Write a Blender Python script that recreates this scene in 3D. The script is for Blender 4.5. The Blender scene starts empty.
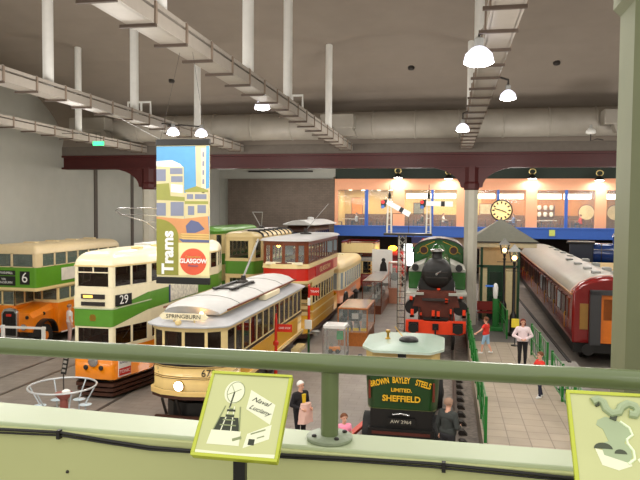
import bpy, bmesh, math, random
from mathutils import Vector, Matrix
random.seed(7)
PI = math.pi
SC = bpy.context.scene
COL = SC.collection

# ---------------------------------------------------------------- materials
def lin(c):
    return tuple(((v/255)/12.92 if v/255 <= .04045 else (((v/255)+.055)/1.055)**2.4) for v in c)
_mats = {}
def M(name, c, rough=.5, metal=0., var=.08, scale=6., bump=0., emit=0., ec=None, spec=.5, coat=0.):
    if name in _mats: return _mats[name]
    m = bpy.data.materials.new(name); m.use_nodes = True
    nt = m.node_tree; b = nt.nodes['Principled BSDF']
    col = lin(c)
    b.inputs['Roughness'].default_value = rough
    b.inputs['Metallic'].default_value = metal
    b.inputs['Specular IOR Level'].default_value = spec
    b.inputs['Coat Weight'].default_value = coat
    geo = nt.nodes.new('ShaderNodeNewGeometry')
    nz = nt.nodes.new('ShaderNodeTexNoise'); nz.inputs['Scale'].default_value = scale; nz.inputs['Detail'].default_value = 4
    nt.links.new(geo.outputs['Position'], nz.inputs['Vector'])
    mp = nt.nodes.new('ShaderNodeMapRange')
    mp.inputs['From Min'].default_value = .25; mp.inputs['From Max'].default_value = .75
    mp.inputs['To Min'].default_value = 1-var; mp.inputs['To Max'].default_value = 1+var
    nt.links.new(nz.outputs['Fac'], mp.inputs['Value'])
    mx = nt.nodes.new('ShaderNodeMix'); mx.data_type = 'RGBA'; mx.blend_type = 'MULTIPLY'; mx.inputs[0].default_value = 1
    mx.inputs[6].default_value = (*col, 1)
    nt.links.new(mp.outputs[0], mx.inputs[7]); nt.links.new(mx.outputs[2], b.inputs['Base Color'])
    if bump:
        bp = nt.nodes.new('ShaderNodeBump'); bp.inputs['Strength'].default_value = bump; bp.inputs['Distance'].default_value = .02
        nt.links.new(nz.outputs['Fac'], bp.inputs['Height']); nt.links.new(bp.outputs[0], b.inputs['Normal'])
    if emit:
        b.inputs['Emission Color'].default_value = (*lin(ec or c), 1); b.inputs['Emission Strength'].default_value = emit
    _mats[name] = m
    return m
def glass(name, tint, opac, rough=.05):
    if name in _mats: return _mats[name]
    m = bpy.data.materials.new(name); m.use_nodes = True; nt = m.node_tree
    b = nt.nodes['Principled BSDF']; b.inputs['Base Color'].default_value = (*lin(tint), 1); b.inputs['Roughness'].default_value = rough
    tr = nt.nodes.new('ShaderNodeBsdfTransparent'); ms = nt.nodes.new('ShaderNodeMixShader'); ms.inputs[0].default_value = opac
    nt.links.new(tr.outputs[0], ms.inputs[1]); nt.links.new(b.outputs[0], ms.inputs[2])
    nt.links.new(ms.outputs[0], nt.nodes['Material Output'].inputs['Surface'])
    _mats[name] = m
    return m
def tex_mat(name, kind, c1, c2, sx, sy, mortar=.02, rough=.6, bump=.2, axes='xy', off=0.):
    """brick grid or voronoi cobbles laid out in world space"""
    m = bpy.data.materials.new(name); m.use_nodes = True; nt = m.node_tree; b = nt.nodes['Principled BSDF']
    b.inputs['Roughness'].default_value = rough
    geo = nt.nodes.new('ShaderNodeNewGeometry'); sp = nt.nodes.new('ShaderNodeSeparateXYZ'); cb = nt.nodes.new('ShaderNodeCombineXYZ')
    nt.links.new(geo.outputs['Position'], sp.inputs[0])
    for i, a in enumerate(axes): nt.links.new(sp.outputs['xyz'.index(a)], cb.inputs[i])
    nz = nt.nodes.new('ShaderNodeTexNoise'); nz.inputs['Scale'].default_value = 1.2; nz.inputs['Detail'].default_value = 5
    nt.links.new(geo.outputs['Position'], nz.inputs['Vector'])
    if kind == 'brick':
        t = nt.nodes.new('ShaderNodeTexBrick'); t.offset = off
        t.inputs['Color1'].default_value = (*lin(c1), 1); t.inputs['Color2'].default_value = (*[v*.88 for v in lin(c1)], 1); t.inputs['Mortar'].default_value = (*lin(c2), 1)
        t.inputs['Scale'].default_value = 1; t.inputs['Brick Width'].default_value = sx; t.inputs['Row Height'].default_value = sy; t.inputs['Mortar Size'].default_value = mortar
        nt.links.new(cb.outputs[0], t.inputs['Vector']); src = t.outputs['Color']; h = t.outputs['Fac']
    else:
        t = nt.nodes.new('ShaderNodeTexVoronoi'); t.inputs['Scale'].default_value = sx
        nt.links.new(cb.outputs[0], t.inputs['Vector'])
        r = nt.nodes.new('ShaderNodeMix'); r.data_type = 'RGBA'; r.inputs[6].default_value = (*lin(c1), 1); r.inputs[7].default_value = (*lin(c2), 1)
        nt.links.new(t.outputs['Distance'], r.inputs[0]); src = r.outputs[2]; h = t.outputs['Distance']
    mp = nt.nodes.new('ShaderNodeMapRange'); mp.inputs['From Min'].default_value = .3; mp.inputs['From Max'].default_value = .7
    mp.inputs['To Min'].default_value = .86; mp.inputs['To Max'].default_value = 1.1
    nt.links.new(nz.outputs['Fac'], mp.inputs['Value'])
    mx = nt.nodes.new('ShaderNodeMix'); mx.data_type = 'RGBA'; mx.blend_type = 'MULTIPLY'; mx.inputs[0].default_value = 1
    nt.links.new(src, mx.inputs[6]); nt.links.new(mp.outputs[0], mx.inputs[7]); nt.links.new(mx.outputs[2], b.inputs['Base Color'])
    bp = nt.nodes.new('ShaderNodeBump'); bp.inputs['Strength'].default_value = bump; bp.inputs['Distance'].default_value = .01; bp.invert = True
    nt.links.new(h, bp.inputs['Height']); nt.links.new(bp.outputs[0], b.inputs['Normal'])
    _mats[name] = m
    return m

CREAM = M('cream_paint', (236, 212, 152), .35, var=.04, coat=.2)
CREAM_L = M('pale_cream_paint', (250, 240, 204), .35, var=.04, coat=.2)
BUSROOF = M('fawn_cream_paint', (218, 197, 155), .4, var=.04)
GREEN = M('tram_green_paint', (92, 150, 48), .35, var=.05, coat=.2)
BUSGREEN = M('bus_green_paint', (88, 148, 28), .35, var=.05, coat=.2)
ORANGE = M('orange_paint', (240, 138, 8), .35, var=.05, coat=.2)
BUSORANGE = M('bus_orange_paint', (232, 128, 6), .35, var=.05, coat=.2)
MUSTARD = M('mustard_paint', (216, 160, 30), .35, var=.05, coat=.2)
RED = M('red_paint', (206, 40, 24), .35, var=.05, coat=.2)
BUFFERRED = M('vermilion_paint', (232, 62, 18), .4, var=.05)
WOOD = M('varnished_wood', (118, 56, 22), .35, var=.25, scale=14)
DWOOD = M('dark_wood', (66, 34, 20), .45, var=.25, scale=10)
PINEW = M('orange_wood', (176, 104, 44), .4, var=.2, scale=14)
BLACK = M('black_paint', (22, 21, 20), .4, var=.1)
DARK = M('dark_iron', (44, 38, 34), .55, var=.2)
SKIRT = M('rusty_brown_iron', (70, 38, 24), .6, var=.25)
ROOFW = M('white_roof_canvas', (204, 204, 202), .5, var=.06, scale=3)
ROOFG = M('grey_roof_canvas', (176, 174, 172), .5, var=.06, scale=3)
GREYP = M('grey_paint', (150, 150, 146), .5)
WHITE = M('white_paint', (240, 240, 236), .45, var=.03)
BRASS = M('brass', (200, 160, 70), .3, metal=.9)
CHROME = M('bright_metal', (200, 200, 200), .2, metal=.9)
MAROON = M('maroon_paint', (122, 16, 16), .22, var=.06, coat=.4)
LOCOG = M('locomotive_green', (34, 92, 30), .25, var=.08, coat=.3)
LORRYG = M('lorry_green', (24, 62, 22), .3, var=.08, coat=.3)
BEAMRED = M('beam_red_paint', (70, 14, 13), .5, var=.1)
FENCEG = M('fence_green', (22, 112, 38), .4, var=.1)
BLUEP = M('mezzanine_blue', (54, 100, 190), .5, var=.04)
LOCOB = M('locomotive_blue', (22, 52, 110), .2, var=.1, coat=.4)
PEACH = M('peach_paint', (244, 176, 136), .6, var=.03)
RUBBER = M('rubber', (26, 26, 26), .7)
YELLOWT = M('gold_lettering', (232, 180, 40), .4)
GL = glass('window_glass', (30, 34, 36), .34)
GLBUS = glass('bus_glass', (112, 124, 116), .55, .08)  # grey-green of the reflected walls painted into the glass colour
GLD = glass('smoked_glass', (34, 22, 16), .6)
GLC = glass('clear_glass', (200, 215, 215), .12)
GLB = glass('pale_reflection_glass', (176, 192, 200), .75, .1)  # pale colour stands in for bright reflections on panes
LAMPON = M('lit_lamp_lens', (255, 250, 245), emit=28.)
WARMON = M('lit_warm_bulb', (255, 190, 110), emit=14.)
WARMPANEL = M('lit_ceiling_panel', (255, 240, 205), emit=7.)
SEATF = M('seat_leather', (96, 30, 24), .6)

# ---------------------------------------------------------------- mesh builder
class MB:
    def __init__(s): s.v = []; s.f = []; s.k = []; s.mats = []
    def _m(s, m):
        if m not in s.mats: s.mats.append(m)
        return s.mats.index(m)
    def face(s, pts, m):
        i = len(s.v); s.v += [tuple(p) for p in pts]; s.f.append(list(range(i, i+len(pts)))); s.k.append(s._m(m)); return s
    def raw(s, vs, fs, m):
        i = len(s.v); s.v += [tuple(p) for p in vs]; k = s._m(m)
        for f in fs: s.f.append([i+j for j in f]); s.k.append(k)
        return s
    def box(s, a, b, m):
        x0, y0, z0 = a; x1, y1, z1 = b
        return s.raw([(x0,y0,z0),(x1,y0,z0),(x1,y1,z0),(x0,y1,z0),(x0,y0,z1),(x1,y0,z1),(x1,y1,z1),(x0,y1,z1)],
                     [(0,3,2,1),(4,5,6,7),(0,1,5,4),(1,2,6,5),(2,3,7,6),(3,0,4,7)], m)
    def bar(s, p, q, w, h, m, up=(0,0,1)):
        p = Vector(p); q = Vector(q); d = (q-p).normalized(); u = Vector(up)
        if abs(d.dot(u)) > .98: u = Vector((0,1,0))
        r = d.cross(u).normalized(); u = r.cross(d)
        vs = [e+r*a*w/2+u*b*h/2 for e in (p, q) for a, b in ((-1,-1),(1,-1),(1,1),(-1,1))]
        return s.raw(vs, [(0,3,2,1),(4,5,6,7),(0,1,5,4),(1,2,6,5),(2,3,7,6),(3,0,4,7)], m)
    def loft(s, rings, m, closed=True, c0=False, c1=False):
        n = len(rings[0]); vs = [p for r in rings for p in r]; fs = []
        for i in range(len(rings)-1):
            for j in range(n if closed else n-1):
                k = (j+1) % n; fs.append((i*n+j, i*n+k, (i+1)*n+k, (i+1)*n+j))
        if c0: fs.append(tuple(range(n))[::-1])
        if c1: fs.append(tuple((len(rings)-1)*n+j for j in range(n)))
        return s.raw(vs, fs, m)
    def tube(s, pts, r, m, n=8, closed=False):
        pts = [Vector(p) for p in pts]; rings = []; L = len(pts); prev = None
        for i, p in enumerate(pts):
            if closed: d = pts[(i+1) % L]-pts[i-1]
            else: d = pts[min(i+1, L-1)]-pts[max(i-1, 0)]
            d.normalize()
            u = Vector((0,0,1)) if prev is None else prev
            if abs(d.dot(u)) > .97: u = Vector((0,1,0)) if abs(d.y) < .9 else Vector((1,0,0))
            a = d.cross(u).normalized(); b = a.cross(d); prev = b if prev is not None or True else None
            rr = r[i] if isinstance(r, (list, tuple)) else r
            rings.append([p+(a*math.cos(2*PI*k/n)+b*math.sin(2*PI*k/n))*rr for k in range(n)])
        if closed: rings.append(rings[0])
        return s.loft(rings, m, c0=not closed, c1=not closed)
    def lathe(s, c, prof, m, n=16, axis='z'):
        rings = []
        for r, h in prof:
            ring = []
            for k in range(n):
                a = 2*PI*k/n; x, y = r*math.cos(a), r*math.sin(a)
                ring.append({'z': (c[0]+x, c[1]+y, c[2]+h), 'y': (c[0]+x, c[1]+h, c[2]-y), 'x': (c[0]+h, c[1]+x, c[2]+y)}[axis])
            rings.append(ring)
        return s.loft(rings, m, c0=True, c1=True)
    def prism(s, poly, t0, t1, m, plane='xz'):
        f = {'xz': lambda u, w, t: (u, t, w), 'yz': lambda u, w, t: (t, u, w), 'xy': lambda u, w, t: (u, w, t)}[plane]
        return s.loft([[f(u, w, t0) for u, w in poly], [f(u, w, t1) for u, w in poly]], m, c0=True, c1=True)
    def ball(s, c, r, m, n=12, sq=(1,1,1)):
        pr = [(max(r*math.sin(PI*i/(n//2+2)), 1e-4), -r*math.cos(PI*i/(n//2+2))) for i in range(n//2+3)]
        rings = [[(c[0]+q*math.cos(2*PI*k/n)*sq[0], c[1]+q*math.sin(2*PI*k/n)*sq[1], c[2]+h*sq[2]) for k in range(n)] for q, h in pr]
        return s.loft(rings, m, c0=True, c1=True)
    def build(s, name, parent=None, smooth=True, bevel=0., loc=None):
        me = bpy.data.meshes.new(name); me.from_pydata(s.v, [], s.f)
        for m in s.mats: me.materials.append(m)
        me.polygons.foreach_set('material_index', s.k)
        bm = bmesh.new(); bm.from_mesh(me)
        bmesh.ops.remove_doubles(bm, verts=bm.verts, dist=1e-5)
        bmesh.ops.recalc_face_normals(bm, faces=bm.faces); bm.to_mesh(me); bm.free()
        if smooth:
            me.polygons.foreach_set('use_smooth', [True]*len(me.polygons)); me.set_sharp_from_angle(angle=math.radians(38))
        o = bpy.data.objects.new(name, me); COL.objects.link(o)
        if parent: o.parent = parent
        if loc: o.location = loc
        if bevel:
            b = o.modifiers.new('bevel', 'BEVEL'); b.width = bevel; b.segments = 2; b.limit_method = 'ANGLE'
        return o

def tag(o, label=None, cat=None, group=None, kind=None):
    if label: o['label'] = label
    if cat: o['category'] = cat
    if group: o['group'] = group
    if kind: o['kind'] = kind
    return o
def thing(name, label, cat, loc=(0,0,0), rz=0., group=None):
    o = bpy.data.objects.new(name, None); COL.objects.link(o); o.location = loc; o.rotation_euler = (0,0,rz)
    o.empty_display_size = .2
    return tag(o, label, cat, group)
def struct(name, mb, **k): return tag(mb.build(name, **k), kind='structure')
def copy_tree(o, parent=None):
    c = o.copy(); COL.objects.link(c)
    if parent: c.parent = parent
    for ch in list(o.children): copy_tree(ch, c)
    return c
def text(name, body, parent, loc, rot, size, m, sx=1., extr=.004, align='CENTER', label=None, bold=0., shear=0.):
    cu = bpy.data.curves.new(name, 'FONT'); cu.body = body; cu.size = size; cu.extrude = extr
    cu.align_x = align; cu.align_y = 'CENTER'; cu.resolution_u = 3; cu.offset = bold; cu.shear = shear
    t = bpy.data.objects.new(name+'_tmp', cu); COL.objects.link(t)
    dg = bpy.context.evaluated_depsgraph_get()
    me = bpy.data.meshes.new_from_object(t.evaluated_get(dg)); bpy.data.objects.remove(t); bpy.data.curves.remove(cu)
    me.materials.clear(); me.materials.append(m)
    for p in me.polygons: p.material_index = 0
    o = bpy.data.objects.new(name, me); COL.objects.link(o)
    o.location = loc; o.rotation_euler = rot; o.scale = (sx, 1, 1)
    if parent: o.parent = parent
    if label: o['label'] = label
    return o
FRONT = (PI/2, 0, 0); RIGHT = (PI/2, 0, PI/2)

# ---------------------------------------------------------------- camera
cam = bpy.data.cameras.new('camera'); cam.sensor_width = 36; cam.lens = 650/640*36; cam.clip_start = .05; cam.clip_end = 300
co = bpy.data.objects.new('camera', cam); COL.objects.link(co); SC.camera = co
Fp, roll = 650., .017
d = Vector(((448-320)/Fp, (240-212)/Fp, -1)).normalized()
u = Vector((math.sin(roll), math.cos(roll), 0)); u -= d*u.dot(d); u.normalize(); xx = d.cross(u)
co.matrix_world = Matrix.Translation((0, 0, 6.0)) @ Matrix((xx, d, u)).to_4x4()

# ---------------------------------------------------------------- setting
WL, WR, YF = -20.4, 15.6, 56.0
FLOORM = tex_mat('granite_sett_floor', 'brick', (150, 141, 132), (132, 122, 114), .6, .3, .012, .5, .1, off=.5)
WALLM = M('pale_grey_wall', (176, 176, 168), .8, var=.04, scale=1.5)
CEILM = M('grey_brown_ceiling', (140, 129, 118), .9, var=.05, scale=1.2)
COLM = M('column_grey_paint', (182, 178, 164), .6, var=.05, scale=3)
struct('floor', MB().box((WL-.3, 2.0, -.2), (WR+.3, 66, 0), FLOORM))
struct('wall_left', MB().box((WL-.3, -5, 0), (WL, 66, 14.5), WALLM))
struct('wall_right', MB().box((WR, -5, 0), (WR+.3, 66, 14.5), WALLM))
# dark joints between the left wall's panels
for i, y in enumerate((35.1, 39.6)):
    struct('trim_%d' % (i+1), MB().box((WL-.02, y-.17, 0), (WL+.05, y+.17, 9.2), M('dark_wall_joint', (92, 84, 78), .8)))
def vault(y0, y1, n=28, spring=9.2, rise=4.33, t=.25):
    yc, a = (y0+y1)/2, (y1-y0)/2
    inn = [(yc-a*math.cos(PI*i/n), spring+rise*math.sin(PI*i/n)) for i in range(n+1)]
    out = [(yc-(a+t)*math.cos(PI*i/n), spring+(rise+t)*math.sin(PI*i/n)) for i in range(n+1)]
    mb = MB()
    for i in range(n):
        mb.prism([inn[i], inn[i+1], out[i+1], out[i]], WL-.2, WR+.2, CEILM, 'yz')
    return mb
cv = vault(5, 32)
c2 = vault(32, 59, 14)
cv.raw(c2.v, c2.f, CEILM)
struct('ceiling', cv)
SOFF = M('gutter_soffit', (108, 100, 92), .9)
struct('trim_5', MB().box((WL, 31.75, 8.85), (WR, 32.3, 9.3), SOFF))
struct('trim_6', MB().box((WL, 4.75, 8.85), (WR, 5.3, 9.3), SOFF))
for i, (x, y, z) in enumerate(((-12.75, 28.7, 12.04), (-1.65, 28.3, 12.18), (4.27, 28.3, 12.18))):
    tag(MB().lathe((x, y, z-.03), [(.1, -.1), (.14, -.06), (.14, .12)], DARK, 12).build('ceiling_vent'),
        ('small dark round vent in the ceiling above the hanging banner', 'small dark round vent in the ceiling near the middle', 'small dark round vent in the ceiling right of the lighting gantry')[i], 'vent')

# columns and red beam with curved brackets
def column(label, x, y, z0, w, ztop=8.2, zr=7.05, cm=None, cc=.42):
    cm = cm or COLM
    t = thing('hall_column', label, 'column', (x, y, z0))
    h = ztop-z0; a = w/2; c = a*cc; zr = zr-z0
    oc = [(-a, -c), (-c, -a), (c, -a), (a, -c), (a, c), (c, a), (-c, a), (-a, c)]
    MB().loft([[(p, q, 0) for p, q in oc], [(p, q, zr) for p, q in oc]], cm, c0=True, c1=True).build('shaft', t, smooth=False)
    MB().box((-a*1.25, -a*1.25, 0), (a*1.25, a*1.25, .3), cm).build('base', t, bevel=.03)
    k = MB()
    k.loft([[(p*q, r*q, zz) for p, r in oc] for q, zz in ((1.0, zr), (1.14, zr+.06), (1.14, zr+.3), (1.0, zr+.4), (1.05, h))], BEAMRED if cm is COLM else cm, c0=True, c1=True)
    k.build('capital', t, smooth=False)
    for s in (-1, 1):
        arc = [(s*a, zr+.1)]+[(s*(a+.2+1.75*(1-math.cos(b*PI/16))), zr+.15+(h-zr-.2)*math.sin(b*PI/16)) for b in range(9)]+[(s*a, h)]
        MB().prism(arc, -.14, .14, BEAMRED if cm is COLM else cm, 'xz').build('curved_bracket', t, smooth=False)
    return t
column('tall grey column with red capital standing beside the green locomotive', 1.08, 32, 0, .62)
column('tall pale column with red capital partly hidden behind the hanging banner', -15.5, 32, 0, .62)
column('near grey green column at the right edge behind the handrail', 1.31+.34, 5.35, 0, .68, 8.5, 7.55, M('near_column_paint', (108, 112, 80), .6, var=.05, scale=3), .62)
def ibeam(y, name, label):
    mb = MB()
    for z0, z1, dy in ((8.12, 8.22, .3), (8.22, 8.74, .1), (8.74, 8.84, .3)):
        mb.box((WL, y-dy, z0), (WR, y+dy, z1), BEAMRED)
    return struct(name, mb, smooth=False)
ibeam(32, 'trim_7', ''); ibeam(5.35, 'trim_8', '')
# ventilation duct along the far springing of the vault
DUCTM = M('galvanised_duct', (148, 142, 132), .5, var=.08, scale=2)
t = thing('ventilation_duct', 'long pale round ventilation duct running across under the vaulted ceiling', 'duct', (-18, 30.2, 9.98))
MB().lathe((0, 0, 0), [(.63, 0), (.63, 32.5)], DUCTM, 28, 'x').build('pipe', t)
for i in range(17):
    MB().lathe((1+i*1.93, 0, 0), [(.635, 0), (.655, .02), (.655, .06), (.635, .08)], DUCTM, 28, 'x').build('joint_ring', t)
for x, z, w, lab in ((-4.95, 10.03, 1.5, 'pale boxed air outlet on the duct at the end of the middle gantry'), (-17.2, 10.1, 1.9, 'pale boxed air outlet on the left end of the duct'), (6.75, 10.0, .9, 'pale boxed air outlet on the duct beside the near column')):
    t = thing('air_outlet', lab, 'vent', (x, 29.2, z-.3))
    MB().box((-w/2, -.35, 0), (w/2, .42, .62), DUCTM).build('housing', t, bevel=.03)
    MB().prism([(-w*.1, 0), (w*.45, 0), (w*.6, -.4), (w*.05, -.35)], -.3, .25, DUCTM, 'xz').build('nozzle', t)

# far end of the hall: brown wall, cafe mezzanine, undercroft
struct('wall_far', MB().box((WL, YF+.3, 0), (-9.72, YF+.6, 14.5), WALLM).box((-9.72, YF+.3, 8.78), (WR, YF+.6, 14.5), M('dark_green_wall', (40, 52, 44), .7)))
struct('trim_9', MB().box((-19.45, YF-.1, 0), (-9.74, YF+.28, 8.8), tex_mat('brown_brick_panel', 'brick', (112, 99, 88), (98, 86, 77), .45, .15, .02, .8, .15, 'xz', .5)))
struct('trim_10', MB().box((-17.6, YF+.05, 9.40), (-11.7, YF+.18, 9.54), DARK))
PX = [(-9.72, -9.45), (-4.64, -3.66), (.7, 1.5), (6.3, 7.2), (11.7, 12.55)]
fac = MB().box((-9.72, YF, 7.86), (WR, YF+.3, 8.78), PEACH).box((-9.72, YF-.06, 8.7), (WR, YF, 8.8), PEACH)
for a, b in PX: fac.box((a, YF, 4.75), (b, YF+.3, 7.86), PEACH)
struct('wall_mezzanine', fac)
bl = MB().box((-9.72, YF-.15, 3.86), (WR, YF+.3, 4.75), BLUEP).box((-9.72, YF-.22, 4.66), (WR, YF+.3, 4.78), BLUEP)
struct('trim_11', bl)
for i, (a, b) in enumerate(((-7.07, -6.79), (-1.42, -1.22), (3.98, 4.18), (9.35, 9.58))):
    struct('trim_%d' % (12+i), MB().box((a, YF-.04, 4.7), (b, YF+.2, 7.88), BLUEP))
edges = []
xs = sorted([v for p in PX for v in p]+[-7.07, -6.79, -1.42, -1.22, 3.98, 4.18, 9.35, 9.58])[1:]
for i in range(0, len(xs)-1, 2): edges.append((xs[i], xs[i+1]))
edges.append((12.55, 15.4))
for i, (a, b) in enumerate(edges):
    struct('window_%d' % (i+1), MB().box((a, YF+.1, 4.75), (b, YF+.13, 7.86), GLC))
CAFEW = M('cafe_cream_wall', (222, 194, 126), .8, var=.05)
CAFEWOOD = M('cafe_wood_panel', (188, 120, 52), .5, var=.15)
struct('wall_cafe_back', MB().box((-9.72, 62, 4.6), (3.0, 62.3, 9), CAFEW).box((3.0, 62, 4.6), (WR, 62.3, 9), CAFEWOOD).box((-9.9, YF+.3, 4.6), (-9.72, 62.3, 9), CAFEW))
struct('trim_30', MB().box((-9.72, 61.9, 4.6), (WR, 62, 5.75), M('cafe_wainscot', (104, 62, 30), .5, var=.2, scale=3)))
struct('ceiling_cafe', MB().box((-9.72, YF+.3, 8.05), (WR, 62.3, 8.3), CAFEW))
struct('floor_cafe', MB().box((-9.72, YF+.3, 4.3), (WR, 62.3, 4.6), DWOOD))
struct('wall_undercroft', MB().box((WL, 65.5, 0), (WR, 65.8, 8), M('dark_undercroft_wall', (62, 50, 44), .8)).box((-9.72, YF+.3, 3.9), (WR, 65.6, 4.2), M('dark_undercroft_ceiling', (58, 50, 46), .8)))

# balcony parapet
PARM = M('parapet_pale_green', (186, 196, 160), .45, var=.03, scale=3)
PARF = M('parapet_front_green', (190, 194, 136), .5, var=.04, scale=3)
struct('wall_parapet', MB().prism([(-3.2, 2.0), (2.6, 2.0), (2.6, 2.145), (-.4, 2.145), (-1.7, 2.205), (-3.2, 2.27)], 4.6, 5.25, PARM, 'xy').box((-3.2, 1.985, 4.6), (2.6, 2.0, 5.238), PARF), bevel=.004)
struct('floor_balcony', MB().box((-6, -5, 4.3), (6, 2.17, 4.6), M('balcony_floor', (130, 125, 110), .7)))
struct('wall_balcony_front', MB().box((WL, 2.0, 0), (WR, 2.17, 4.6), WALLM))

# handrail
RAILM = M('handrail_olive_green', (104, 118, 76), .28, var=.05, scale=10, coat=.3)
t = thing('handrail', 'round olive green handrail on a post along the balcony parapet', 'handrail', (-.37, 2.075, 5.25))
MB().tube([(-2.6, -.02, .256), (3.0, -.02, .256)], .0305, RAILM, 20).build('rail', t)
MB().lathe((0, 0, 0), [(.029, 0), (.029, .25)], RAILM, 20).build('post', t)
MB().lathe((0, 0, 0), [(.072, 0), (.076, .004), (.076, .012), (.07, .016)], M('flange_grey_green', (140, 150, 124), .5, bump=.2, scale=60), 24).build('flange', t)
for a in range(4):
    MB().lathe((.055*math.cos(a*PI/2+.6), .055*math.sin(a*PI/2+.6), .016), [(.008, 0), (.008, .006), (.004, .008)], DARK, 6).build('bolt', t)

# cables draped on the parapet
ck = M('black_cable_rubber', (24, 22, 18), .5)
tag(MB().tube([(-2.2, 1.975, 5.23), (-1.52, 1.975, 5.232), (-1.29, 1.975, 5.238), (-1.1, 1.975, 5.222), (-.96, 1.975, 5.213), (-.8, 1.975, 5.213), (-.65, 1.975, 5.218), (-.5, 1.975, 5.224), (-.21, 1.975, 5.232), (-.04, 1.975, 5.235), (.17, 1.975, 5.231), (.35, 1.975, 5.226), (.9, 1.975, 5.23)], .0055, ck, 8).build('cable'),
    'thick black cable draped along the whole front of the parapet', 'cable')
tag(MB().tube([(-2.2, 1.976, 5.212), (-1.52, 1.976, 5.219), (-1.29, 1.976, 5.227), (-1.1, 1.976, 5.213), (-.96, 1.976, 5.204), (-.8, 1.976, 5.207), (-.55, 1.976, 5.214), (-.3, 1.976, 5.221), (-.04, 1.976, 5.224), (.4, 1.976, 5.216), (.9, 1.976, 5.222)], .0035, ck, 8).build('cable'),
    'thinner black cable hanging just under the thick one on the parapet', 'cable')
tag(MB().lathe((-1.265, 1.99, 5.10), [(.002, -.012), (.005, -.01), (.006, 0)], DARK, 8, 'y').build('bolt'), 'small dark bolt in the parapet front below the cables', 'bolt')
# cable clips
for x, z in ((-1.29, 5.234), (-.0, 5.231)):
    tag(MB().box((x-.006, 1.966, z-.018), (x+.006, 1.985, z+.012), ck).build('cable_clip'), 'black clip holding the cables on the parapet %s' % ('left of the left panel' if x < -1 else 'right of the handrail post'), 'clip')

# tilted exhibit panels
PANEL = M('panel_pale_green', (198, 202, 140), .2, var=.03, scale=8, coat=.5)
LIME = M('panel_lime_edge', (188, 198, 50), .25, var=.04, coat=.5)
CARD = M('card_pale', (236, 238, 206), .5, var=.03)
INK = M('ink_dark_green', (50, 56, 38), .6)
INKL = M('ink_mid_green', (140, 150, 106), .6)
def panel(label, x0, x1, yb, zb, yt, zt, art):
    w = x1-x0; L = math.hypot(yt-yb, zt-zb); ang = math.atan2(zt-zb, yt-yb)
    t = thing('exhibit_panel', label, 'sign', ((x0+x1)/2, yb, zb)); t.rotation_euler = (ang, 0, 0)
    MB().box((-w/2, 0, -.022), (w/2, L, -.001), LIME).build('case', t, bevel=.004)
    e = .009
    fr = MB()
    for a, b in (((-w/2, 0), (w/2, e)), ((-w/2, L-e), (w/2, L)), ((-w/2, e), (-w/2+e, L-e)), ((w/2-e, e), (w/2, L-e))):
        fr.box((a[0], a[1], -.001), (b[0], b[1], .004), LIME)
    fr.build('border', t, bevel=.0015)
    MB().box((-w/2+e, e, -.001), (w/2-e, L-e, .0012), PANEL).build('face', t)
    art(t, w, L)
    R = Matrix.Rotation(-ang, 4, 'X')
    br = MB()
    br.bar((0, .05, -.024), (0, .15, -.024), .05, .008, BLACK)
    br.bar((0, .055, -.03), Vector((0, .055, -.03)) + R.to_3x3() @ Vector((0, .0, -.45)), .034, .02, BLACK)
    br.bar(Vector((0, .055, -.03)) + R.to_3x3() @ Vector((0, 0, -.4)), Vector((0, .055, -.03)) + R.to_3x3() @ Vector((0, .33, -.4)), .03, .02, BLACK)
    br.build('bracket', t)
    return t
def card(t, name, pts, z=.0016):
    MB().prism(pts, .0012, z, CARD, 'xy').build(name, t)
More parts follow.
